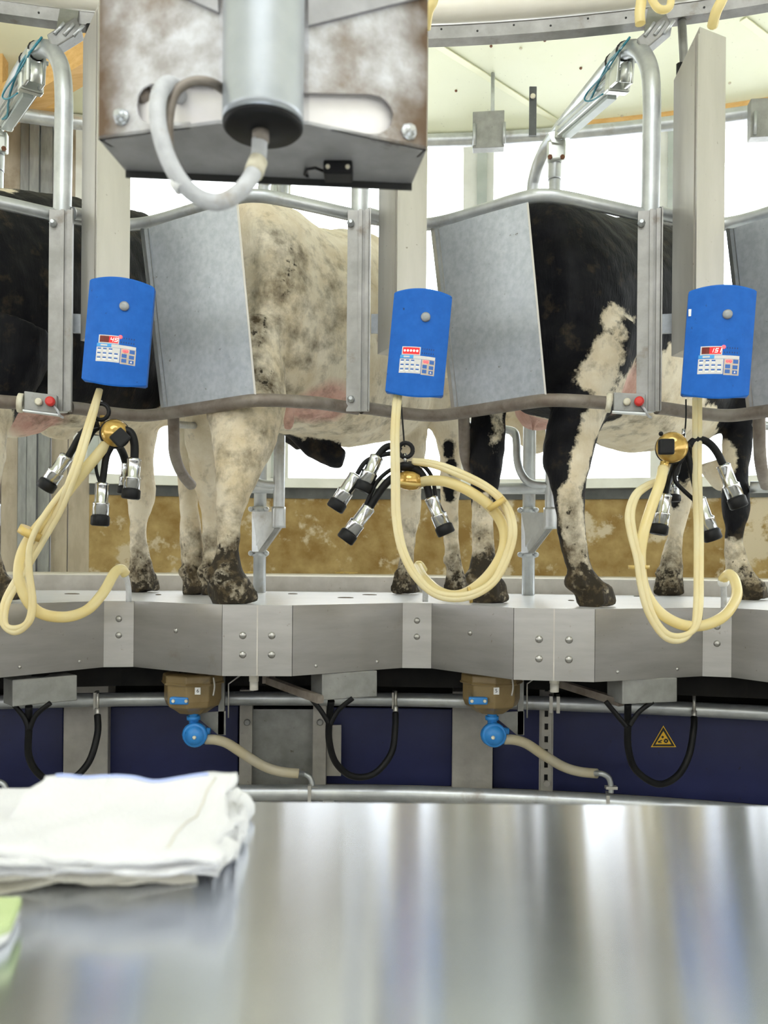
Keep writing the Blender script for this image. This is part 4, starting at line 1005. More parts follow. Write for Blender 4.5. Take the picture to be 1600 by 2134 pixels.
soft([(850, 965), (880, 970), (900, 995), (908, 1036)], .006, 'short_tube', M['blackhose'], r)
De = Dring(885, 4.66)
soft([(868, 1008, 2.56), (890, 1002, 2.55), (930, 1004, 2.53), (980, 1025, 2.5), (1025, 1060, 2.5), (1050, 1105, 2.5), (1045, 1155, 2.5), (1012, 1205, 2.5), (965, 1238, 2.52), (922, 1236, 2.58), (890, 1212, 2.68), (872, 1184, De - .05), (874, 1178, De - .02), (882, 1190, De)], .0155, 'milk_hose', M['milkhose'], r)
soft([(876, 1180, De), (884, 1200, De), (886, 1225, De), (886, 1254, De)], .0095, 'hose_spigot', M['greyhose'], r)
for o_ in (0, 8):
    soft([(824 + o_, 826, 2.60), (819 + o_, 900, 2.52), (820 + o_, 1000, 2.49), (822 + o_, 1080, 2.48), (836 + o_, 1150, 2.46), (868 + o_, 1208, 2.45), (915, 1244 - o_, 2.45), (975, 1246 - o_, 2.45), (1028 - o_ * .5, 1216 - o_ * .5, 2.45), (1060 - o_, 1160, 2.46), (1072 - o_, 1105, 2.46), (1058 - o_, 1055, 2.47), (1020 - o_ * .5, 1016 + o_ * .5, 2.48), (960, 984 + o_, 2.5), (905, 965 + o_ * .7, 2.52), (860, 960 + o_ * .4, 2.55)], .0085, 'pulse_hose', M['pulsehose'], r)
m = MB(); m.tube([P(1030, 1046, 2.47), P(1037, 1056, 2.47)], .030, 14); m.build('hose_clip', M['amberband'], r)
m = MB(); m.tube([P(976, 1240, 2.48), P(982, 1239, 2.48)], .024, 14); m.build('hose_clip', M['amberband'], r)
# right
r = cluster((1420, 1040), 'milking cluster hanging below the box reading 151 beside a straight hose')
q = P(1400, 932, 2.54); ax = V((-.25, -.95, .05)).normalized()
m = MB(); m.lathe(q - ax * .02, ax, [(.030, -.04), (.042, -.01), (.0455, .004), (.0455, .022), (.036, .034), (.01, .038)], 28); m.build('claw_bowl', M['amber'], r)
m = MB(); m.lathe(q - ax * .02, ax, [(.0455, .000), (.0475, .002), (.0475, .008), (.0455, .010)], 28); m.build('claw_band', M['black'], r)
m = MB(); m.box(P(1388, 931, 2.503), (.023, .004, .001), (0, 0, .023), (.002, -.008, 0)); m.build('claw_cover', M['black'], r, .005)
m = MB(); m.tube([P(1385, 962, 2.53), P(1382, 978, 2.53)], .013, 12); m.build('claw_stem', M['amber'], r)
m = MB(); m.ball(P(1377, 904, 2.54), .007); m.build('claw_button', M['black'], r)
soft([(1429, 832, 2.60), (1429, 870, 2.60), (1427, 898, 2.58), (1424, 912, 2.57)], .0025, 'hanging_cord', M['black'], r)
m = MB(); m.tube([P(1425, 894, 2.58), P(1424, 912, 2.58)], .006, 8); m.build('ferrule', M['chrome'], r)
for a, c in (((1506, 968), (1541, 1058)), ((1455, 1038), (1487, 1126)), ((1386, 1030), (1371, 1114))): teat_cup(a, c, r)
teat_cup((1398, 990, 2.70), (1400, 1046, 2.70), r)
soft([(1436, 928), (1450, 917), (1472, 920), (1492, 940), (1508, 972)], .0115, 'short_tube', M['blackhose'], r)
soft([(1428, 940), (1438, 965), (1446, 1000), (1455, 1040)], .0105, 'short_tube', M['blackhose'], r)
soft([(1425, 950), (1410, 975), (1406, 1000), (1420, 1018), (1446, 1042)], .0065, 'short_tube', M['blackhose'], r)
soft([(1408, 958, 2.6), (1400, 985, 2.62), (1391, 1010, 2.58), (1386, 1034, 2.56)], .0095, 'short_tube', M['blackhose'], r)
soft([(1416, 955, 2.62), (1410, 985, 2.68), (1400, 992, 2.70)], .008, 'short_tube', M['blackhose'], r)
De = Dring(1508, 4.64)
soft([(1382, 975, 2.53), (1374, 1010, 2.5), (1356, 1060, 2.48), (1341, 1110, 2.46), (1334, 1165, 2.45), (1342, 1225, 2.44), (1370, 1272, 2.43), (1415, 1300, 2.43), (1462, 1304, 2.44), (1508, 1284, 2.48), (1534, 1245, 2.56), (1532, 1212, De - .1), (1519, 1196, De - .05), (1506, 1208, De)], .0155, 'milk_hose', M['milkhose'], r)
m = MB(); m.ball(P(1507, 1213, De), .018); m.build('hose_end', M['label'], r)
soft([(1507, 1214, De), (1508, 1240, De), (1508, 1267, De)], .0095, 'hose_spigot', M['greyhose'], r)
for o_ in (0, 9):
    soft([(1448 + o_, 830, 2.58), (1448 + o_, 900, 2.56), (1448 + o_, 1000, 2.55), (1451 + o_, 1100, 2.53), (1451 + o_, 1200, 2.50), (1450 + o_, 1265, 2.45), (1444 + o_ * .6, 1308, 2.42), (1420, 1334 - o_, 2.40), (1385 + o_ * .4, 1328 - o_, 2.40), (1352 + o_, 1282, 2.41), (1335 + o_, 1225, 2.42), (1326 + o_, 1165, 2.44), (1312 + o_, 1110, 2.46), (1308 + o_, 1070, 2.47), (1322 + o_ * .6, 1030 + o_ * .5, 2.5), (1348, 1010 + o_ * .6, 2.54), (1378, 996, 2.58), (1395, 960, 2.58)], .0085, 'pulse_hose', M['pulsehose'], r)
m = MB(); m.tube([P(1331, 1178, 2.46), P(1331, 1186, 2.46)], .030, 14); m.build('hose_clip', M['amberband'], r)

# ------------------------------------------------------------------ cows
def coatmat():
    m = bpy.data.materials.new('cow_coat'); m.use_nodes = True
    nt = m.node_tree; N = nt.nodes; L = nt.links
    b = N['Principled BSDF']; b.inputs['Roughness'].default_value = .62; b.inputs['Specular IOR Level'].default_value = .12
    b.inputs['Sheen Weight'].default_value = .02; b.inputs['Sheen Roughness'].default_value = .4
    tc = N.new('ShaderNodeTexCoord')
    def noise(sc, det=6, st=None):
        n = N.new('ShaderNodeTexNoise'); n.inputs['Scale'].default_value = sc; n.inputs['Detail'].default_value = det; n.inputs['Roughness'].default_value = .65
        if st:
            mp = N.new('ShaderNodeMapping'); mp.inputs['Scale'].default_value = st; L.new(tc.outputs['Object'], mp.inputs[0]); L.new(mp.outputs[0], n.inputs['Vector'])
        else: L.new(tc.outputs['Object'], n.inputs['Vector'])
        return n.outputs[0]
    def attr(nm):
        a = N.new('ShaderNodeAttribute'); a.attribute_name = nm; return a.outputs['Fac']
    def math_(op, a, c):
        n = N.new('ShaderNodeMath'); n.operation = op
        for i, x in enumerate((a, c)):
            if isinstance(x, (int, float)): n.inputs[i].default_value = x
            else: L.new(x, n.inputs[i])
        return n.outputs[0]
    def rng(x, lo, hi, o0=0, o1=1):
        n = N.new('ShaderNodeMapRange'); n.inputs[1].default_value = lo; n.inputs[2].default_value = hi; n.inputs[3].default_value = o0; n.inputs[4].default_value = o1
        L.new(x, n.inputs[0]); return n.outputs[0]
    def mix(f, a, c):
        n = N.new('ShaderNodeMix'); n.data_type = 'RGBA'; L.new(f, n.inputs[0])
        for i, x in ((6, a), (7, c)):
            if isinstance(x, tuple): n.inputs[i].default_value = (*x, 1)
            else: L.new(x, n.inputs[i])
        return n.outputs[2]
    jag = math_('MULTIPLY', math_('SUBTRACT', noise(38, 5), .5), .05)
    f = math_('ADD', attr('coat'), jag)
    blk = rng(f, -.006, .006)
    white = mix(rng(noise(6), .4, .68), (.74, .67, .53), (.58, .48, .32))
    black = mix(rng(noise(14), .4, .7), (.004, .004, .006), (.010, .010, .011))
    col = mix(blk, white, black)
    pk = rng(math_('ADD', attr('pink'), math_('MULTIPLY', jag, .6)), -.02, .03)
    col = mix(pk, col, mix(rng(noise(20), .4, .7), (.66, .43, .36), (.54, .31, .25)))
    dirtn = noise(17, 9)
    md = rng(math_('ADD', dirtn, attr('mud')), .55, .92)
    col = mix(md, col, (.075, .055, .03))
    md2 = rng(math_('ADD', noise(42, 9), attr('mud')), .80, .90)
    col = mix(md2, col, (.03, .024, .016))
    L.new(col, b.inputs['Base Color'])
    bp = N.new('ShaderNodeBump'); bp.inputs['Strength'].default_value = .45; bp.inputs['Distance'].default_value = .006
    L.new(noise(90, 3, (1, 1, .25)), bp.inputs['Height']); L.new(bp.outputs[0], b.inputs['Normal'])
    return m
M['coat'] = coatmat()

def capdist(p, a, c):
    ab = c - a; t = max(0.0, min(1.0, (p - a).dot(ab) / max(ab.length_squared, 1e-9)))
    return (p - a - ab * t).length
def ringloft(m, rings, seg=24):
    """rings: (centre, forward, right, half width, top z, bottom z)"""
    vs = []
    for c, fw, rt, hw, zt_, zb_ in rings:
        zc = (zt_ + zb_) / 2; hh = (zt_ - zb_) / 2
        for k in range(seg):
            a = 2 * pi * k / seg; ca, sa = cos(a), sin(a)
            e = .78
            x = math.copysign(abs(ca) ** e, ca); z = math.copysign(abs(sa) ** e, sa)
            if z > 0: x *= 1 - .22 * z * z
            vs.append(V((c.x, c.y, zc)) + rt * x * hw + V((0, 0, 1)) * z * hh)
    n = len(rings); o = len(m.v)
    m.add(vs, [(i * seg + k, i * seg + (k + 1) % seg, (i + 1) * seg + (k + 1) % seg, (i + 1) * seg + k) for i in range(n - 1) for k in range(seg)])
    m.f += [[o + k for k in range(seg)][::-1], [o + (n - 1) * seg + k for k in range(seg)]]; m.sm += [False, False]

def cow(label, trunk, legs, extras, base_black, coat, pinks, muds, vox=.0125):
    m = MB()
    tr = smoothpath(trunk, 4)
    cs = [P(px, Y0, D) for px, D, yt, yb, hw in tr]
    rings = []
    for i, (px, D, yt, yb, hw) in enumerate(tr):
        fw = cs[min(i + 2, len(cs) - 1)] - cs[max(i - 2, 0)]; fw.z = 0; fw.normalize()
        rt = V((fw.y, -fw.x, 0))
        rings.append((cs[i], fw, rt, hw, CAMZ + (Y0 - yt) / F_ * D, CAMZ + (Y0 - yb) / F_ * D))
    ringloft(m, rings)
    allp = []
    for lg in legs:
        pts, Dt = lg[:-1], lg[-1]
        hx, hy, hr = pts[-1]
        hoof = G(hx, hy); Dh = depth(hoof)
        n = len(pts); seq = []
        for i, (x, y, r_) in enumerate(pts):
            f = min(1, i / (n * .42)); D = Dt + (Dh - Dt) * f
            seq.append((x, y, D, r_ / F_ * D))
        s2 = smoothpath(seq, 5)
        w = [P(x, y, D) for x, y, D, r_ in s2]; rr = [r_ for *_, r_ in s2]
        w[-1].z = PLAT + .003
        m.tube(w, rr, 14)
        # hoof : two claws
        fw = rings[len(rings) // 2][1]; rt = V((fw.y, -fw.x, 0))
        hr_ = hr / F_ * Dh
        for s_ in (-1, 1):
            c = V((hoof.x, hoof.y, PLAT)) + rt * s_ * hr_ * .48
            m.hexa([c - fw * .05 + rt * s_ * -.026 + V((0, 0, .002)), c - fw * .05 + rt * s_ * .030 + V((0, 0, .002)), c + fw * .075 + rt * s_ * .012 + V((0, 0, .002)), c + fw * .075 - rt * s_ * .016 + V((0, 0, .002))],
                   [c - fw * .045 - rt * s_ * .024 + V((0, 0, .075)), c - fw * .045 + rt * s_ * .026 + V((0, 0, .075)), c + fw * .030 + rt * s_ * .014 + V((0, 0, .075)), c + fw * .030 - rt * s_ * .016 + V((0, 0, .075))])
        # dew claws
        x, y, D, r_ = seq[-3]
        q = P(x, y, D)
        for s_ in (-1, 1): m.ball(q - fw * (r_ * 1.0) + rt * s_ * r_ * .5 + V((0, 0, -.005)), (.018, .018, .026), 8, 6)
    for e in extras:
        if e[0] == 'ball': m.ball(P(*e[1]), e[2], 16, 12)
        else:
            s2 = smoothpath(e[1], 5); m.tube([P(x, y, D) for x, y, D, r_ in s2], [r_ / F_ * D for x, y, D, r_ in s2], 12)
    # head on the lowered neck
    c, fw, rt, hw, zt_, zb_ = rings[-1]
    hc = V((c.x, c.y, (zt_ + zb_) / 2))
    m.tube([hc - fw * .1, hc + fw * .08 + V((0, 0, -.02)), hc + fw * .25 + V((0, 0, -.12)), hc + fw * .40 + V((0, 0, -.24)), hc + fw * .46 + V((0, 0, -.29))], [.13, .135, .11, .085, .06], 14)
    for s_ in (-1, 1):
        m.tube([hc + fw * .02 + rt * s_ * .09 + V((0, 0, .08)), hc + rt * s_ * .17 + V((0, 0, .07)), hc + rt * s_ * .25 + V((0, 0, .04))], [.025, .04, .012], 8)
        m.ball(hc + fw * .2 + rt * s_ * .10 + V((0, 0, -.03)), .022, 8, 6)
    tmp = bpy.data.meshes.new('tmp'); tmp.from_pydata(m.v, [], m.f)
    bm = bmesh.new(); bm.from_mesh(tmp); bmesh.ops.recalc_face_normals(bm, faces=bm.faces); bm.to_mesh(tmp); bm.free()
    ob = bpy.data.objects.new('tmp', tmp); COL.objects.link(ob)
    md = ob.modifiers.new('r', 'REMESH'); md.mode = 'VOXEL'; md.voxel_size = vox
    md = ob.modifiers.new('s', 'SMOOTH'); md.factor = .5; md.iterations = 5
    bpy.context.view_layer.update()
    me = bpy.data.meshes.new_from_object(ob.evaluated_get(bpy.context.evaluated_depsgraph_get()))
    bpy.data.objects.remove(ob); bpy.data.meshes.remove(tmp)
    me.name = 'cow'
    blobs = [(s_, P(*a), P(*c), r_) for s_, a, c, r_ in coat]
    pk = [(P(*a), P(*c), r_) for a, c, r_ in pinks]; mu = [(P(*a), P(*c), r_, s_) for a, c, r_, s_ in muds]
    n = len(me.vertices)
    co = np.empty(n * 3); me.vertices.foreach_get('co', co); co = co.reshape(-1, 3)
    no = np.empty(n * 3); me.vertices.foreach_get('normal', no); no = no.reshape(-1, 3)
    def cd(a, c):
        a, c = np.array(a), np.array(c); ab = c - a
        t = np.clip(((co - a) @ ab) / max(ab @ ab, 1e-9), 0, 1)
        return np.linalg.norm(co - a - t[:, None] * ab, axis=1)
    base = V((rings[len(rings) // 2][0].x, rings[len(rings) // 2][0].y, PLAT))
    va = np.full(n, .2 if base_black else -.2)
    for s_, a, c, r_ in blobs:
        d = r_ - cd(a, c)
        va = np.maximum(va, d) if s_ > 0 else np.minimum(va, -d)
    vp = np.full(n, -.3)
    for a, c, r_ in pk: vp = np.maximum(vp, r_ - cd(a, c))
    h = co[:, 2] - PLAT
    vm = np.maximum(0, .41 - h * 1.1)
    for a, c, r_, s_ in mu: vm = np.maximum(vm, s_ * np.clip((1 - cd(a, c) / r_) * 1.35, 0, 1))
    jj = np.zeros(n)
    rs = np.random.RandomState(3)
    for fr_, am in ((9, .0022), (14, .0016), (31, .0009), (57, .0006)):
        for _ in range(3):
            dv = rs.randn(3); dv /= np.linalg.norm(dv); jj += am * np.sin(co @ dv * fr_ * 2 + rs.rand() * 6)
    co = co + no * jj[:, None] - np.array(base)
    me.vertices.foreach_set('co', co.ravel())
    for nm, dat in (('coat', va), ('pink', vp), ('mud', vm)):
        a = me.attributes.new(nm, 'FLOAT', 'POINT'); a.data.foreach_set('value', dat)
    me.polygons.foreach_set('use_smooth', [True] * len(me.polygons))
    me.materials.clear(); me.materials.append(M['coat'])
    o = bpy.data.objects.new('cow', me); COL.objects.link(o); o.location = base; BASE[o.name] = base
    tag(o, label, 'cow', 'cows standing in the stalls')
    return o, rings
# pale cow
cow('pale dirty cow with a pink udder standing behind the left galvanised panel',
    [(438, 2.98, 560, 760, .10), (452, 3.02, 425, 800, .20), (500, 3.10, 413, 850, .25), (560, 3.24, 438, 880, .28), (620, 3.38, 476, 905, .30), (690, 3.55, 484, 928, .30), (735, 3.68, 492, 930, .29), (790, 3.85, 575, 925, .25), (850, 4.0, 625, 905, .19), (920, 4.12, 690, 880, .15), (985, 4.22, 720, 860, .13)],
    [[(500, 690, 92), (508, 790, 84), (512, 860, 80), (508, 920, 66), (496, 980, 50), (487, 1030, 38), (478, 1090, 28), (475, 1150, 27), (473, 1195, 36), (484, 1228, 38), (492, 1258, 40), 2.98],
     [(445, 780, 60), (436, 860, 52), (428, 930, 40), (432, 1000, 30), (440, 1060, 21), (444, 1140, 19), (444, 1190, 24), (446, 1215, 24), (448, 1240, 26), 3.30],
     [(850, 800, 52), (856, 890, 36), (853, 980, 24), (854, 1045, 22), (851, 1105, 17), (848, 1155, 16), (844, 1192, 21), (842, 1215, 23), (844, 1238, 26), 3.95],
     [(920, 790, 48), (930, 870, 38), (938, 940, 25), (939, 1020, 22), (937, 1065, 20), (939, 1120, 18), (944, 1165, 19), (948, 1203, 22), (952, 1236, 26), 3.98]],
    [('ball', (655, 800, 3.36), (.19, .17, .17)), ('tube', [(601, 840, 3.14, 12), (601, 870, 3.14, 11), (600, 893, 3.14, 7)]), ('tube', [(690, 840, 3.2, 12), (690, 862, 3.2, 8)]), ('ball', (446, 1206, 2.82), .030), ('ball', (452, 1226, 2.80), .034), ('ball', (462, 1246, 2.80), .03), ('ball', (470, 1205, 2.78), .03),
     ('tube', [(590, 872, 3.5, 16), (625, 908, 3.5, 22), (655, 932, 3.5, 26), (690, 948, 3.5, 26), (716, 955, 3.5, 20)])],
    False,
    [(1, (608, 912, 3.48), (650, 935, 3.48), .035), (1, (650, 938, 3.48), (720, 960, 3.48), .06), (1, (936, 930, 3.95), (934, 950, 3.95), .035), (1, (942, 968, 3.97), (944, 978, 3.97), .035), (1, (934, 1020, 4.0), (936, 1035, 4.0), .03), (1, (440, 860, 2.9), (440, 885, 2.9), .03)],
    [((650, 870, 3.16), (690, 850, 3.2), .10), ((601, 840, 3.14), (600, 893, 3.14), .05), ((520, 835, 2.84), (540, 850, 2.84), .025)],
    [((600, 560, 3.0), (560, 650, 2.9), .20, .16), ((660, 560, 3.15), (690, 700, 3.1), .16, .14), ((540, 760, 2.9), (640, 700, 3.0), .25, .13), ((436, 1000, 3.1), (446, 1240, 3.2), .12, .34), ((600, 540, 3.0), (575, 620, 2.95), .10, .30), ((545, 600, 2.85), (540, 700, 2.85), .09, .28), ((530, 780, 2.82), (545, 800, 2.82), .12, .26), ((690, 560, 3.2), (680, 600, 3.2), .08, .26), ((430, 1000, 2.9), (440, 1060, 2.9), .06, .34), ((480, 1190, 2.8), (480, 1250, 2.8), .17, .50), ((480, 900, 2.85), (478, 1150, 2.85), .22, .10), ((560, 930, 2.8), (500, 990, 2.8), .12, .17), ((530, 860, 2.8), (590, 860, 2.9), .2, .10), ((650, 880, 3.2), (850, 880, 3.5), .25, .10)])
# black cow
cow('black cow with a white flank patch standing behind the right galvanised panel',
    [(1062, 2.86, 560, 760, .10), (1076, 2.90, 430, 800, .20), (1125, 2.98, 418, 850, .25), (1180, 3.10, 438, 880, .28), (1240, 3.22, 455, 900, .30), (1310, 3.38, 452, 930, .30), (1350, 3.48, 465, 935, .29), (1400, 3.60, 545, 930, .26), (1460, 3.72, 600, 910, .20), (1530, 3.84, 680, 880, .15), (1600, 3.94, 710, 860, .13)],
    [[(1250, 690, 92), (1226, 790, 78), (1204, 850, 60), (1190, 905, 54), (1183, 955, 53), (1184, 1010, 41), (1186, 1065, 33), (1194, 1130, 29), (1207, 1180, 28), (1219, 1214, 33), (1235, 1242, 34), (1243, 1264, 36), 2.96],
     [(1045, 770, 60), (1022, 850, 36), (1013, 930, 38), (1011, 1000, 31), (1004, 1065, 21), (1005, 1130, 21), (1007, 1180, 27), (1014, 1212, 28), (1018, 1235, 32), (1022, 1256, 35), 3.05],
     [(1440, 800, 52), (1432, 880, 38), (1424, 970, 27), (1420, 1040, 24), (1410, 1105, 18), (1401, 1155, 21), (1398, 1192, 24), (1397, 1216, 26), (1397, 1241, 31), 3.72],
     [(1545, 760, 52), (1542, 860, 36), (1536, 940, 29), (1534, 1000, 28), (1535, 1060, 29), (1530, 1110, 19), (1531, 1150, 21), (1542, 1192, 25), (1558, 1220, 26), (1570, 1250, 30), 3.62]],
    [('ball', (1235, 800, 3.20), (.19, .17, .18)), ('ball', (1120, 850, 3.28), (.09, .09, .09)), ('ball', (1187, 1213, 2.80), .027), ('ball', (1200, 1222, 2.78), .03), ('ball', (984, 1206, 3.0), .03), ('tube', [(1108, 850, 3.2, 13), (1110, 880, 3.2, 11), (1111, 902, 3.2, 7)]), ('tube', [(1480, 960, 3.7, 30), (1495, 1000, 3.7, 20), (1505, 1025, 3.7, 8)])],
    True,
    [(-1, (1256, 672, 2.86), (1282, 688, 2.92), .066), (-1, (1262, 695, 2.88), (1255, 730, 2.88), .075), (-1, (1250, 740, 2.86), (1235, 790, 2.86), .075), (-1, (1290, 740, 2.95), (1265, 800, 2.90), .065), (-1, (1250, 830, 2.84), (1243, 880, 2.82), .045), (-1, (1240, 880, 2.8), (1222, 960, 2.74), .045), (-1, (1222, 960, 2.74), (1212, 1020, 2.70), .05),
     (-1, (1195, 1050, 2.7), (1250, 1260, 2.7), .085), (-1, (1055, 860, 2.95), (1048, 950, 2.92), .055), (-1, (1048, 950, 2.92), (1040, 1040, 2.92), .035), (-1, (1004, 1072, 2.95), (1020, 1250, 2.95), .085),
     (-1, (1330, 800, 3.2), (1380, 940, 3.4), .22), (-1, (1290, 900, 3.2), (1420, 920, 3.5), .13), (-1, (1440, 900, 3.4), (1480, 1000, 3.7), .13), (-1, (1120, 850, 3.28), (1120, 900, 3.2), .14), (-1, (1436, 960, 3.9), (1415, 1100, 3.95), .085), (-1, (1398, 1120, 3.95), (1397, 1240, 3.95), .15), (-1, (1531, 1168, 3.54), (1570, 1260, 3.54), .10), (-1, (1240, 800, 3.05), (1330, 790, 3.1), .10),
     (1, (1412, 950, 3.88), (1398, 1050, 3.9), .035), (1, (1500, 860, 3.5), (1530, 880, 3.5), .06)],
    [((1290, 810, 2.97), (1320, 790, 3.05), .09), ((1120, 850, 3.28), (1115, 890, 3.2), .11), ((1111, 860, 3.2), (1111, 902, 3.2), .03)],
    [((1180, 1060, 2.75), (1195, 1200, 2.75), .09, .22), ((1230, 1215, 2.75), (1240, 1262, 2.75), .14, .42), ((1005, 1060, 2.95), (1005, 1200, 2.95), .10, .27), ((1015, 1190, 3.0), (1020, 1255, 3.0), .14, .45), ((1400, 1140, 3.92), (1400, 1230, 3.92), .12, .2), ((1540, 1170, 3.5), (1560, 1240, 3.5), .1, .16), ((1300, 880, 3.15), (1360, 870, 3.2), .12, .15)])
# black cow at the left edge
hind = lambda d, lg: [(x + d, y, r_) for x, y, r_ in lg]
cow('black cow with white belly and legs cut by the left edge of the picture',
    [(-175, 2.86, 560, 760, .10), (-160, 2.90, 425, 800, .20), (-110, 2.98, 405, 840, .26), (-50, 3.10, 402, 860, .29), (20, 3.24, 404, 880, .31), (100, 3.42, 416, 900, .31), (180, 3.6, 432, 905, .29), (240, 3.74, 440, 912, .26), (290, 3.86, 462, 905, .23), (345, 4.0, 560, 890, .19), (410, 4.12, 680, 870, .15), (470, 4.22, 720, 850, .13)],
    [hind(-1228, [(1250, 690, 92), (1226, 790, 78), (1204, 850, 60), (1190, 905, 54), (1183, 955, 53), (1184, 1010, 41), (1186, 1065, 33), (1194, 1130, 29), (1207, 1180, 28), (1219, 1214, 33), (1235, 1238, 34), (1243, 1255, 36)]) + [2.96],
     hind(-1228, [(1045, 770, 60), (1022, 850, 36), (1013, 930, 38), (1011, 1000, 31), (1004, 1065, 21), (1005, 1130, 21), (1007, 1180, 27), (1014, 1212, 28), (1018, 1230, 32), (1022, 1248, 35)]) + [3.05],
     [(282, 820, 50), (290, 890, 38), (293, 960, 29), (295, 1030, 31), (288, 1090, 18), (291, 1150, 21), (297, 1192, 24), (299, 1214, 25), (302, 1234, 28), 3.9],
     [(385, 800, 48), (392, 880, 36), (393, 960, 26), (392, 1030, 20), (396, 1095, 22), (399, 1150, 20), (404, 1190, 22), (411, 1215, 25), (415, 1239, 28), 3.80]],
    [('ball', (30, 810, 3.30), (.2, .18, .19)), ('tube', [(95, 880, 3.45, 30), (120, 894, 3.5, 26), (150, 897, 3.55, 22)])],
    True,
    [(-1, (30, 900, 3.2), (150, 905, 3.5), .10), (-1, (150, 880, 3.4), (260, 915, 3.7), .11), (-1, (330, 900, 3.8), (420, 900, 3.9), .13), (-1, (290, 940, 3.86), (300, 1235, 3.84), .16), (-1, (392, 940, 3.7), (415, 1240, 3.6), .17), (-1, (8, 402, 3.1), (24, 408, 3.15), .03), (-1, (0, 905, 2.8), (-40, 1250, 2.7), .11), (-1, (-230, 900, 3), (-210, 1250, 2.9), .2), (-1, (70, 800, 3.15), (90, 815, 3.2), .03)],
    [((40, 845, 3.2), (80, 870, 3.3), .10)],
    [((100, 870, 3.3), (150, 880, 3.4), .15, .15), ((300, 1180, 3.9), (305, 1232, 3.9), .1, .15), ((0, 850, 2.8), (0, 900, 2.8), .1, .08)])

# ------------------------------------------------------------------ foreground : table, towels, bracket
TZ = CAMZ - .2565
tb = thing('work_table', 'brushed stainless steel work table with a mirror-like top in front', 'table', (.15, .5, 0))
yb_, yf_ = .935, .16
m = MB(); m.box((.15, (yb_ + yf_) / 2, TZ - .010), (1.05, 0, 0), (0, (yb_ - yf_) / 2, 0), (0, 0, .010)); tt = m.build('tabletop', M['table'], tb, .003)
uvl = tt.data.uv_layers.new(name='UVMap')
for lp in tt.data.loops:
    co_ = tt.data.vertices[lp.vertex_index].co; uvl.data[lp.index].uv = (co_.x, co_.y)
for x in (-.84, 1.14):
    for y in (yf_ + .06, yb_ - .06):
        m = MB(); m.box((x, y, (TZ - .02) / 2), (.02, 0, 0), (0, .02, 0), (0, 0, (TZ - .02) / 2)); m.build('leg', M['stainless'], tb)
m = MB(); m.box((.15, yb_ - .06, TZ - .05), (.97, 0, 0), (0, .01, 0), (0, 0, .03)); m.build('apron', M['stainless'], tb)

def towel(corners, z0, thick, lab, mt, seed, grow=0.0, hem=None, nu=34, nv=24, lift=None, fold=3):
    """folded cloth: closed slab over four table corners (front-left, front-right, back-right, back-left)"""
    rnd = random.Random(seed)
    FL, FR, BR, BL = [V(c) for c in corners]
    ph = [rnd.uniform(0, 6) for _ in range(6)]
    def pt(u, v, s_):
        p = FL * (1 - u) * (1 - v) + FR * u * (1 - v) + BR * u * v + BL * (1 - u) * v
        ed = min(u, 1 - u, v, 1 - v)
        e = V(((.006 * sin(11 * v + ph[0]) + .003 * sin(29 * v + ph[1])) * (abs(u - .5) * 2) ** 6, (.005 * sin(12 * u + ph[2]) + .002 * sin(33 * u + ph[3])) * (abs(v - .5) * 2) ** 6))if False else None
        du = (.0045 * sin(13 * v + ph[0]) + .002 * sin(31 * v + ph[1])) * abs(2 * u - 1) ** 4
        dv = (.004 * sin(12 * u + ph[2]) + .002 * sin(35 * u + ph[3])) * abs(2 * v - 1) ** 4
        p = V((p.x + du, p.y + dv, 0))
        r = min(1.0, ed * 14)
        prof = sqrt(max(0, 1 - (1 - r) ** 2))
        wob = .0022 * sin(7 * u + 5 * v + ph[4]) + .0014 * sin(17 * u - 11 * v + ph[5])
        l = lift(u, v) if lift else 0
        zz = z0 + thick * .5 + l + wob + s_ * thick * .5 * (.35 + .65 * prof)
        return V((p.x, p.y, max(zz, TZ + .0008)))
    m = MB(); N_ = (nu + 1) * (nv + 1); W1 = nu + 1
    vs = [pt(i / nu, j / nv, 1) for j in range(nv + 1) for i in range(nu + 1)] + [pt(i / nu, j / nv, -1) for j in range(nv + 1) for i in range(nu + 1)]
    fs = []
    for j in range(nv):
        for i in range(nu):
            a = j * W1 + i; fs += [(a, a + 1, a + 1 + W1, a + W1), (N_ + a + W1, N_ + a + 1 + W1, N_ + a + 1, N_ + a)]
    bd = [i for i in range(W1)] + [j * W1 + nu for j in range(1, nv + 1)] + [nv * W1 + i for i in range(nu - 1, -1, -1)] + [j * W1 for j in range(nv - 1, 0, -1)]
    # a soft bulging side : two extra loops would be hidden, one quad strip is enough
    for a, c in zip(bd, bd[1:] + bd[:1]): fs.append((a, N_ + a, N_ + c, c))
    m.add(vs, fs, True)
    o = m.build('folded_towel', mt); tag(o, lab, 'towel', 'folded towels stacked on the table')
    if hem:
        for (u0, v0, u1, v1, mt2, rad) in hem:
            pth = [pt(u0 + (u1 - u0) * i / 20, v0 + (v1 - v0) * i / 20, 1) + V((0, 0, .0006)) for i in range(21)]
            mm = MB(); mm.tube(pth, rad, 6); h = mm.build('hem_line', mt2, o)
    return o
def tg(px, py, z): 
    q = G(px, py, z); return (q.x, q.y, 0)
z = TZ
lay = [(.0085, [(-120, 1868), (398, 1846), (440, 1700), (-60, 1690)], 'bottom cream towel of the stack with its frayed front edge on the steel', 'towelcream'),
       (.0085, [(-110, 1852), (392, 1832), (450, 1690), (-40, 1680)], 'second towel from the bottom of the stack, cream coloured', 'towelcream'),
       (.0085, [(-120, 1838), (470, 1826), (505, 1690), (-40, 1665)], 'third towel of the stack with a corner creeping out at right', 'towel'),
       (.0085, [(-130, 1818), (480, 1826), (500, 1680), (0, 1650)], 'fourth towel of the stack just under the topmost one', 'towel')]
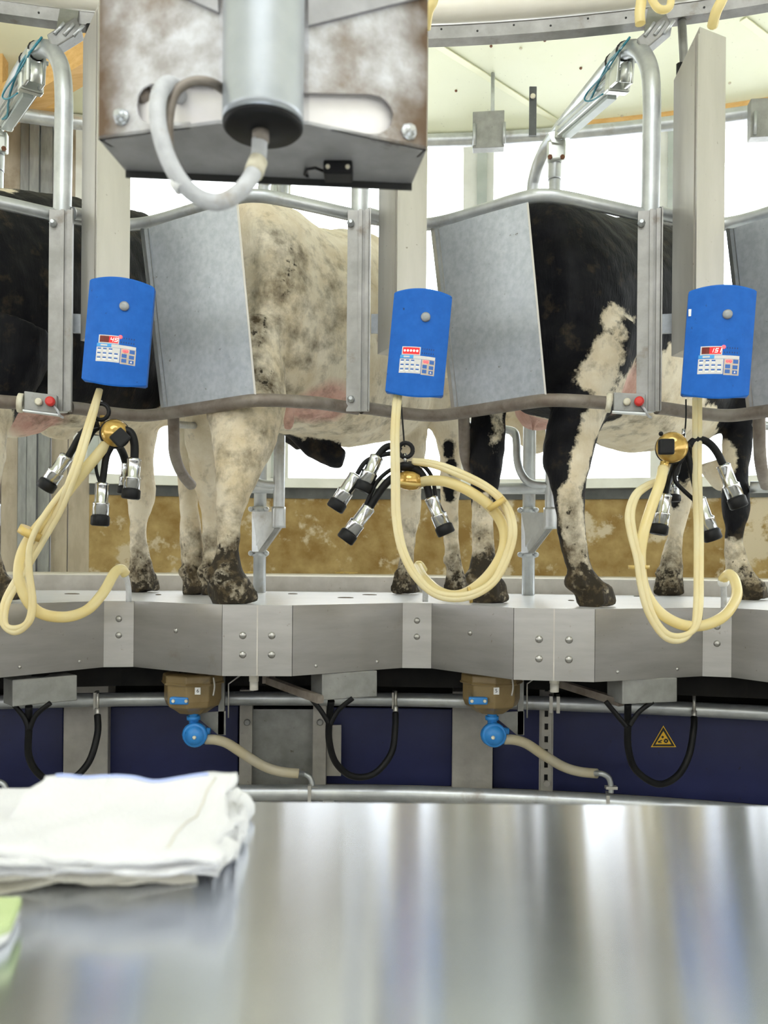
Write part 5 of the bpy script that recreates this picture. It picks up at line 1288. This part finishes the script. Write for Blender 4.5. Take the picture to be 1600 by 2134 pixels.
for i, (h, cs_, lab, mt) in enumerate(lay):
    towel([tg(x, y, z) for x, y in cs_], z, h, lab, M[mt], i + 3)
    z += h * .93
topl = lambda u, v: .020 * max(0, (v - .55) / .45) ** 1.3 * (.75 + .5 * abs(u - .35)) - .006 * max(0, .25 - v) * (1 if u < .8 else 1.6)
towel([tg(-110, 1790, z), tg(455, 1812, z), tg(486, 1672, z), tg(88, 1672, z)], z, .010, 'topmost white towel of the stack with a blue hem along its back', M['towel'], 21, lift=topl,
      hem=[(.08, .955, .86, .955, M['towelblue'], .0016), (.90, .93, .80, .08, M['towelcream'], .0009)])
# crumpled end spilling at the right of the stack
o = towel([tg(440, 1822, TZ), tg(500, 1800, TZ), tg(520, 1700, TZ), tg(470, 1690, TZ)], TZ + .004, .022, 'crumpled white cloth end poking from the right side of the stack', M['towel'], 40, nu=16, nv=20)
# pale green cloth at the left edge
m = MB(); a = [G(-90, 1880, TZ), G(40, 1885, TZ), G(30, 1940, TZ), G(-90, 2010, TZ)]
def clothslab(a, z0, z1, mt, nm, par=None):
    m = MB(); m.hexa([V((p.x, p.y, z0)) for p in a], [V((p.x, p.y, z1)) for p in a]); return m.build(nm, mt, par, .002)
pd = thing('folded_cloth', 'pale green and white folded cloth at the left table edge', 'cloth', V((a[1].x - .05, a[1].y, TZ)))
clothslab([G(-120, 1905, TZ), G(42, 1912, TZ), G(18, 1965, TZ), G(-120, 2060, TZ)], TZ + .0008, TZ + .012, M['whitepaper'], 'lower_fold', pd)
clothslab([G(-120, 1893, TZ + .012), G(46, 1890, TZ + .012), G(24, 1945, TZ + .012), G(-120, 2000, TZ + .012)], TZ + .012, TZ + .020, M['greencloth'], 'upper_fold', pd)

# hanging bracket close to the lens
hb = thing('hanging_bracket', 'weathered zinc bracket box hanging close in front at the top', 'bracket', P(545, 320, 1.10))
zsf = CAMZ + (Y0 - 257) / F_ * 1.03
def atz(px, py, zz): return G(px, py, zz)
f1, f2, f3, f4 = atz(205, 290, zsf), atz(455, 257, zsf), atz(642, 259, zsf), atz(889, 312, zsf)
g0, g1 = atz(262, 356, zsf), atz(858, 383, zsf)
up = V((0, 0, .016))
m = MB(); m.prism([f1, f2, f3, f4, g1, g0], V((0, 0, .004))); m.build('shelf', M['zincdark'], hb)
m = MB(); dv = (g1 - g0).normalized(); nb = dv.cross(V((0, 0, 1))).normalized()
m.box((g0 + g1) / 2 + V((0, 0, -.004)), (g1 - g0) / 2, nb * .0015, V((0, 0, .005))); m.build('shelf_lip', M['ink'], hb)
ztop = CAMZ + 1.0
def wallpiece(a, c, z0, z1, t=.003):
    d = (c - a).normalized(); nr = d.cross(V((0, 0, 1))).normalized() * t
    return [V((a.x, a.y, z0)), V((c.x, c.y, z0)), V((c.x, c.y, z1)), V((a.x, a.y, z1))], -nr
def along(a, c, px):
    """point of segment a-c that the lens sees at column px"""
    lo, hi = 0.0, 1.0
    f = lambda s_: ((CM.inverted() @ (a.lerp(c, s_))).x / -(CM.inverted() @ (a.lerp(c, s_))).z) * F_ + 800
    for _ in range(40):
        mm = (lo + hi) / 2
        if f(mm) < px: lo = mm
        else: hi = mm
    return a.lerp(c, lo)
def zat(q, py): return CAMZ + (Y0 + 2.0 - py) / F_ * depth(V((q.x, q.y, CAMZ)))
# front plate with its rounded slot, as three runs of faces along the folded front edge
def faceplate(name, pts):
    """pts: list of (segment a, segment c, [(px, ylow, yhigh)...])"""
    m = MB()
    for a, c, cols in pts:
        for (x0, l0, h0), (x1, l1, h1) in zip(cols[:-1], cols[1:]):
            q0, q1 = along(a, c, x0), along(a, c, x1)
            d = (c - a).normalized(); nr = V((0, 0, 1)).cross(d).normalized() * .003
            A_ = [V((q0.x, q0.y, l0 if l0 < 50 else zat(q0, l0))), V((q1.x, q1.y, l1 if l1 < 50 else zat(q1, l1))), V((q1.x, q1.y, h1 if h1 < 50 else zat(q1, h1))), V((q0.x, q0.y, h0 if h0 < 50 else zat(q0, h0)))]
            if min((A_[3] - A_[0]).length, 1) < 1e-5 and (A_[2] - A_[1]).length < 1e-5: continue
            m.hexa(A_, [p + nr for p in A_])
    return m.build(name, M['plate'], hb)
Zt, Zb = ztop, zsf
arcL = [(284, 225, 225), (287, 205, 245), (296, 190, 258), (312, 181, 264), (335, 178, 262)]
arcR = [(770, 198, 281), (790, 202, 280), (806, 213, 272), (815, 226, 262), (819, 240, 245)]
lowc = lambda cols: [(x, Zb, yl) for x, yh, yl in cols]
upc = lambda cols: [(x, yh, Zt) for x, yh, yl in cols]
faceplate('front_plate', [
    (f1, f2, [(205, Zb, Zt), (284, Zb, Zt)]), (f1, f2, upc(arcL) + [(455, 182, Zt)]), (f1, f2, lowc(arcL) + [(395, Zb, 259)]),
    (f2, f3, [(455, 182, Zt), (642, 196, Zt)]),
    (f3, f4, [(642, 196, Zt)] + upc(arcR)), (f3, f4, [(690, Zb, 272)] + lowc(arcR)), (f3, f4, [(819, Zb, Zt), (889, Zb, Zt)])])
# back plate behind the slot
off = V((0, .012, 0))
m = MB()
for a, c in ((f1, f2), (f2, f3), (f3, f4)):
    m.hexa([V((q.x, q.y, zz)) + off for q, zz in ((a, zsf + .004), (c, zsf + .004), (c, ztop), (a, ztop))], [V((q.x, q.y, zz)) + off * 1.25 for q, zz in ((a, zsf + .004), (c, zsf + .004), (c, ztop), (a, ztop))])
m.build('back_plate', M['platewhite'], hb)
m = MB(); a = [f1, f1 + off]; m.prism([V((f1.x, f1.y, zsf)), V((f1.x + .01, f1.y + .02, zsf)), V((f1.x + .01, f1.y + .02, ztop)), V((f1.x, f1.y, ztop))], V((.003, 0, 0))); m.build('side_plate', M['plate'], hb)
m = MB(); m.prism([V((f4.x, f4.y, zsf)), V((f4.x - .01, f4.y + .02, zsf)), V((f4.x - .01, f4.y + .02, ztop)), V((f4.x, f4.y, ztop))], V((-.003, 0, 0))); m.build('side_plate', M['plate'], hb)
# slanting plates added to draw the dark V either side of the tube
def lean(q, k): return V((q.x, q.y - k, q.z))
for a, c, x0, y0, x1, y1 in ((f1, f2, 368, -2, 466, 36), (f3, f4, 636, 62, 886, -2)):
    q0, q1 = along(a, c, x0), along(a, c, x1)
    P0, P1 = V((q0.x, q0.y, zat(q0, y0))), V((q1.x, q1.y, zat(q1, y1)))
    m = MB(); o_ = V((0, -.006, 0)); o2 = V((0, -.085, 0))
    m.hexa([P0 + o_, P1 + o_, V((q1.x, q1.y, ztop)) + o2, V((q0.x, q0.y, ztop)) + o2], [P0 + o_ * .3, P1 + o_ * .3, V((q1.x, q1.y, ztop)) + o2 * .9, V((q0.x, q0.y, ztop)) + o2 * .9]); m.build('dark_slant_plate', M['zincdark'], hb)
# big tube with its black plug
tc_ = P(548, 262, 1.0); rt_ = 84 / F_ * 1.0
tz0 = CAMZ + (Y0 - 262) / F_ * 1.0
m = MB(); m.lathe(V((tc_.x, tc_.y, tz0)), V((-.0, 0, 1)), [(rt_, 0), (rt_, .01), (rt_, 1.2), (rt_, zceil(math.hypot(tc_.x - CX, tc_.y - CY)) - tz0 + .02 if False else 2.6)], 36); m.build('support_tube', M['tubezinc'], hb)
m = MB(); m.lathe(V((tc_.x, tc_.y, tz0 - .004)), (0, 0, 1), [(rt_ * .2, -.004), (rt_ * .9, -.004), (rt_ * .985, 0), (rt_ * .985, .006)], 36); m.build('end_plug', M['black'], hb)
m = MB(); m.lathe(P(543, 285, 1.0), (0, 0, -1), [(.010, -.02), (.010, .006), (.007, .008), (.006, .03)], 12); m.build('cable_gland', M['dirtypipe'], hb)
m = MB(); m.tube(hose([(541, 292, 1.0), (538, 330, 1.0), (527, 362, .99), (500, 398, .98), (462, 420, .97), (420, 414, .965), (380, 382, .96), (350, 330, .955), (330, 260, .955), (330, 205, .96), (345, 178, .975), (362, 180, 1.0), (375, 205, 1.07)]), 17.5 / F_ * .97, 16); m.build('grey_hose', M['greyhose'], hb)
m = MB(); m.tube(hose([(352, 330, .975), (352, 250, .975), (365, 195, .98), (400, 170, .985), (440, 172, .99), (470, 190, 1.02)]), 10 / F_ * .98, 12); m.build('dark_hose', M['dirtypipe'], hb)
m = MB(); m.tube([P(368, 374, .962), P(382, 392, .962)], 19.5 / F_ * .965, 16); m.build('hose_wrap', M['label'], hb)
m = MB(); m.tube([P(538, 335, 1.0), P(528, 362, .992)], 20 / F_, 16); m.build('hose_ferrule', M['cream'], hb)
for x, y in ((312, 222), (402, 216), (456, 218)):
    q = P(x, y, 1.10); m = MB(); m.lathe(q, (0, -1, 0), [(.016, -.01), (.016, .01), (.012, .014), (.012, .03), (.006, .034)], 8); m.ball(q + V((0, 0, -.012)), (.016, .014, .016)); m.build('cable_gland', M['dirtypipe'], hb)
for (x, y, a, c) in ((254, 252, f1, f2), (851, 277, f3, f4)):
    q = along(a, c, x); q = V((q.x, q.y, zat(q, y))); nr = V((0, 0, 1)).cross((c - a).normalized()); nr = -nr if nr.y > 0 else nr
    m = MB(); m.lathe(q, nr, [(.0105, 0), (.0105, .002), (.0075, .002), (.0075, .008), (.004, .008), (.004, .013)], 8); m.build('bolt', M['pipe'], hb)
q = atz(705, 345, zsf - .0)
m = MB(); m.box(q + V((0, 0, -.008)), (.019, 0, 0), (0, .016, 0), (0, 0, .009)); se = m.build('sensor_block', M['black'], hb, .003)
m = MB(); m.tube([q + V((-.018, 0, -.008)), q + V((-.030, -.006, -.006)), q + V((-.042, .0, -.005)), q + V((-.046, .018, -.004)), q + V((-.044, .03, -.001))], .0022, 6); m.build('sensor_wire', M['black'], se)
for s_ in (-.013, .013):
    m = MB(); m.lathe(q + V((s_, -.015, -.009)), (0, -1, 0), [(.003, 0), (.003, .002)], 8); m.build('screw', M['cream'], se)
# small manure smears and straw on the deck
for i, (x, y) in enumerate(((10, 1222), (18, 1240), (150, 1238), (330, 1240), (610, 1238), (720, 1246), (1190, 1252), (1330, 1243), (770, 1240))):
    q = G(x, y); m = MB(); m.ball(V((q.x, q.y, PLAT + .001)), (.012 + .01 * (i % 3), .02, .003 + (.03 if i < 2 else 0)), 8, 6)
    tag(m.build('manure_smear', M['manure']), ('dark manure lump on the deck at the left edge', 'lower dark manure lump at the left edge of the deck', 'small smear on the deck left of the front hooves', 'small smear beside the hooves of the left black cow', 'small smear right of the pale cow hind hoof', 'small smear on the deck under the pale cow belly', 'small smear on the deck left of the black cow near hind hoof', 'small smear on the deck right of the black cow near hind hoof', 'small smear on the deck near the hoof of the pale cow front leg')[i], 'manure')
for i, (x, y) in enumerate(((512, 1192), (720, 1196))):
    q = G(x, y, ZW)
    if q.y > 6.5: q = V((q.x * 5.6 / q.y, 5.6, ZW))
    m = MB(); rnd = random.Random(i)
    for k in range(14):
        c = q + V((rnd.uniform(-.07, .07), rnd.uniform(-.05, .05), .004 + .003 * (k % 4))); a = rnd.uniform(0, pi); m.box(c, (cos(a) * .03, sin(a) * .03, 0), (-sin(a) * .002, cos(a) * .002, 0), (0, 0, .002))
    o = m.build('straw_wisp', M['straw']); tag(o, ('straw wisp on the walkway beside the brace pole', 'straw wisp on the walkway under the pale cow belly')[i], 'straw', None, 'stuff')
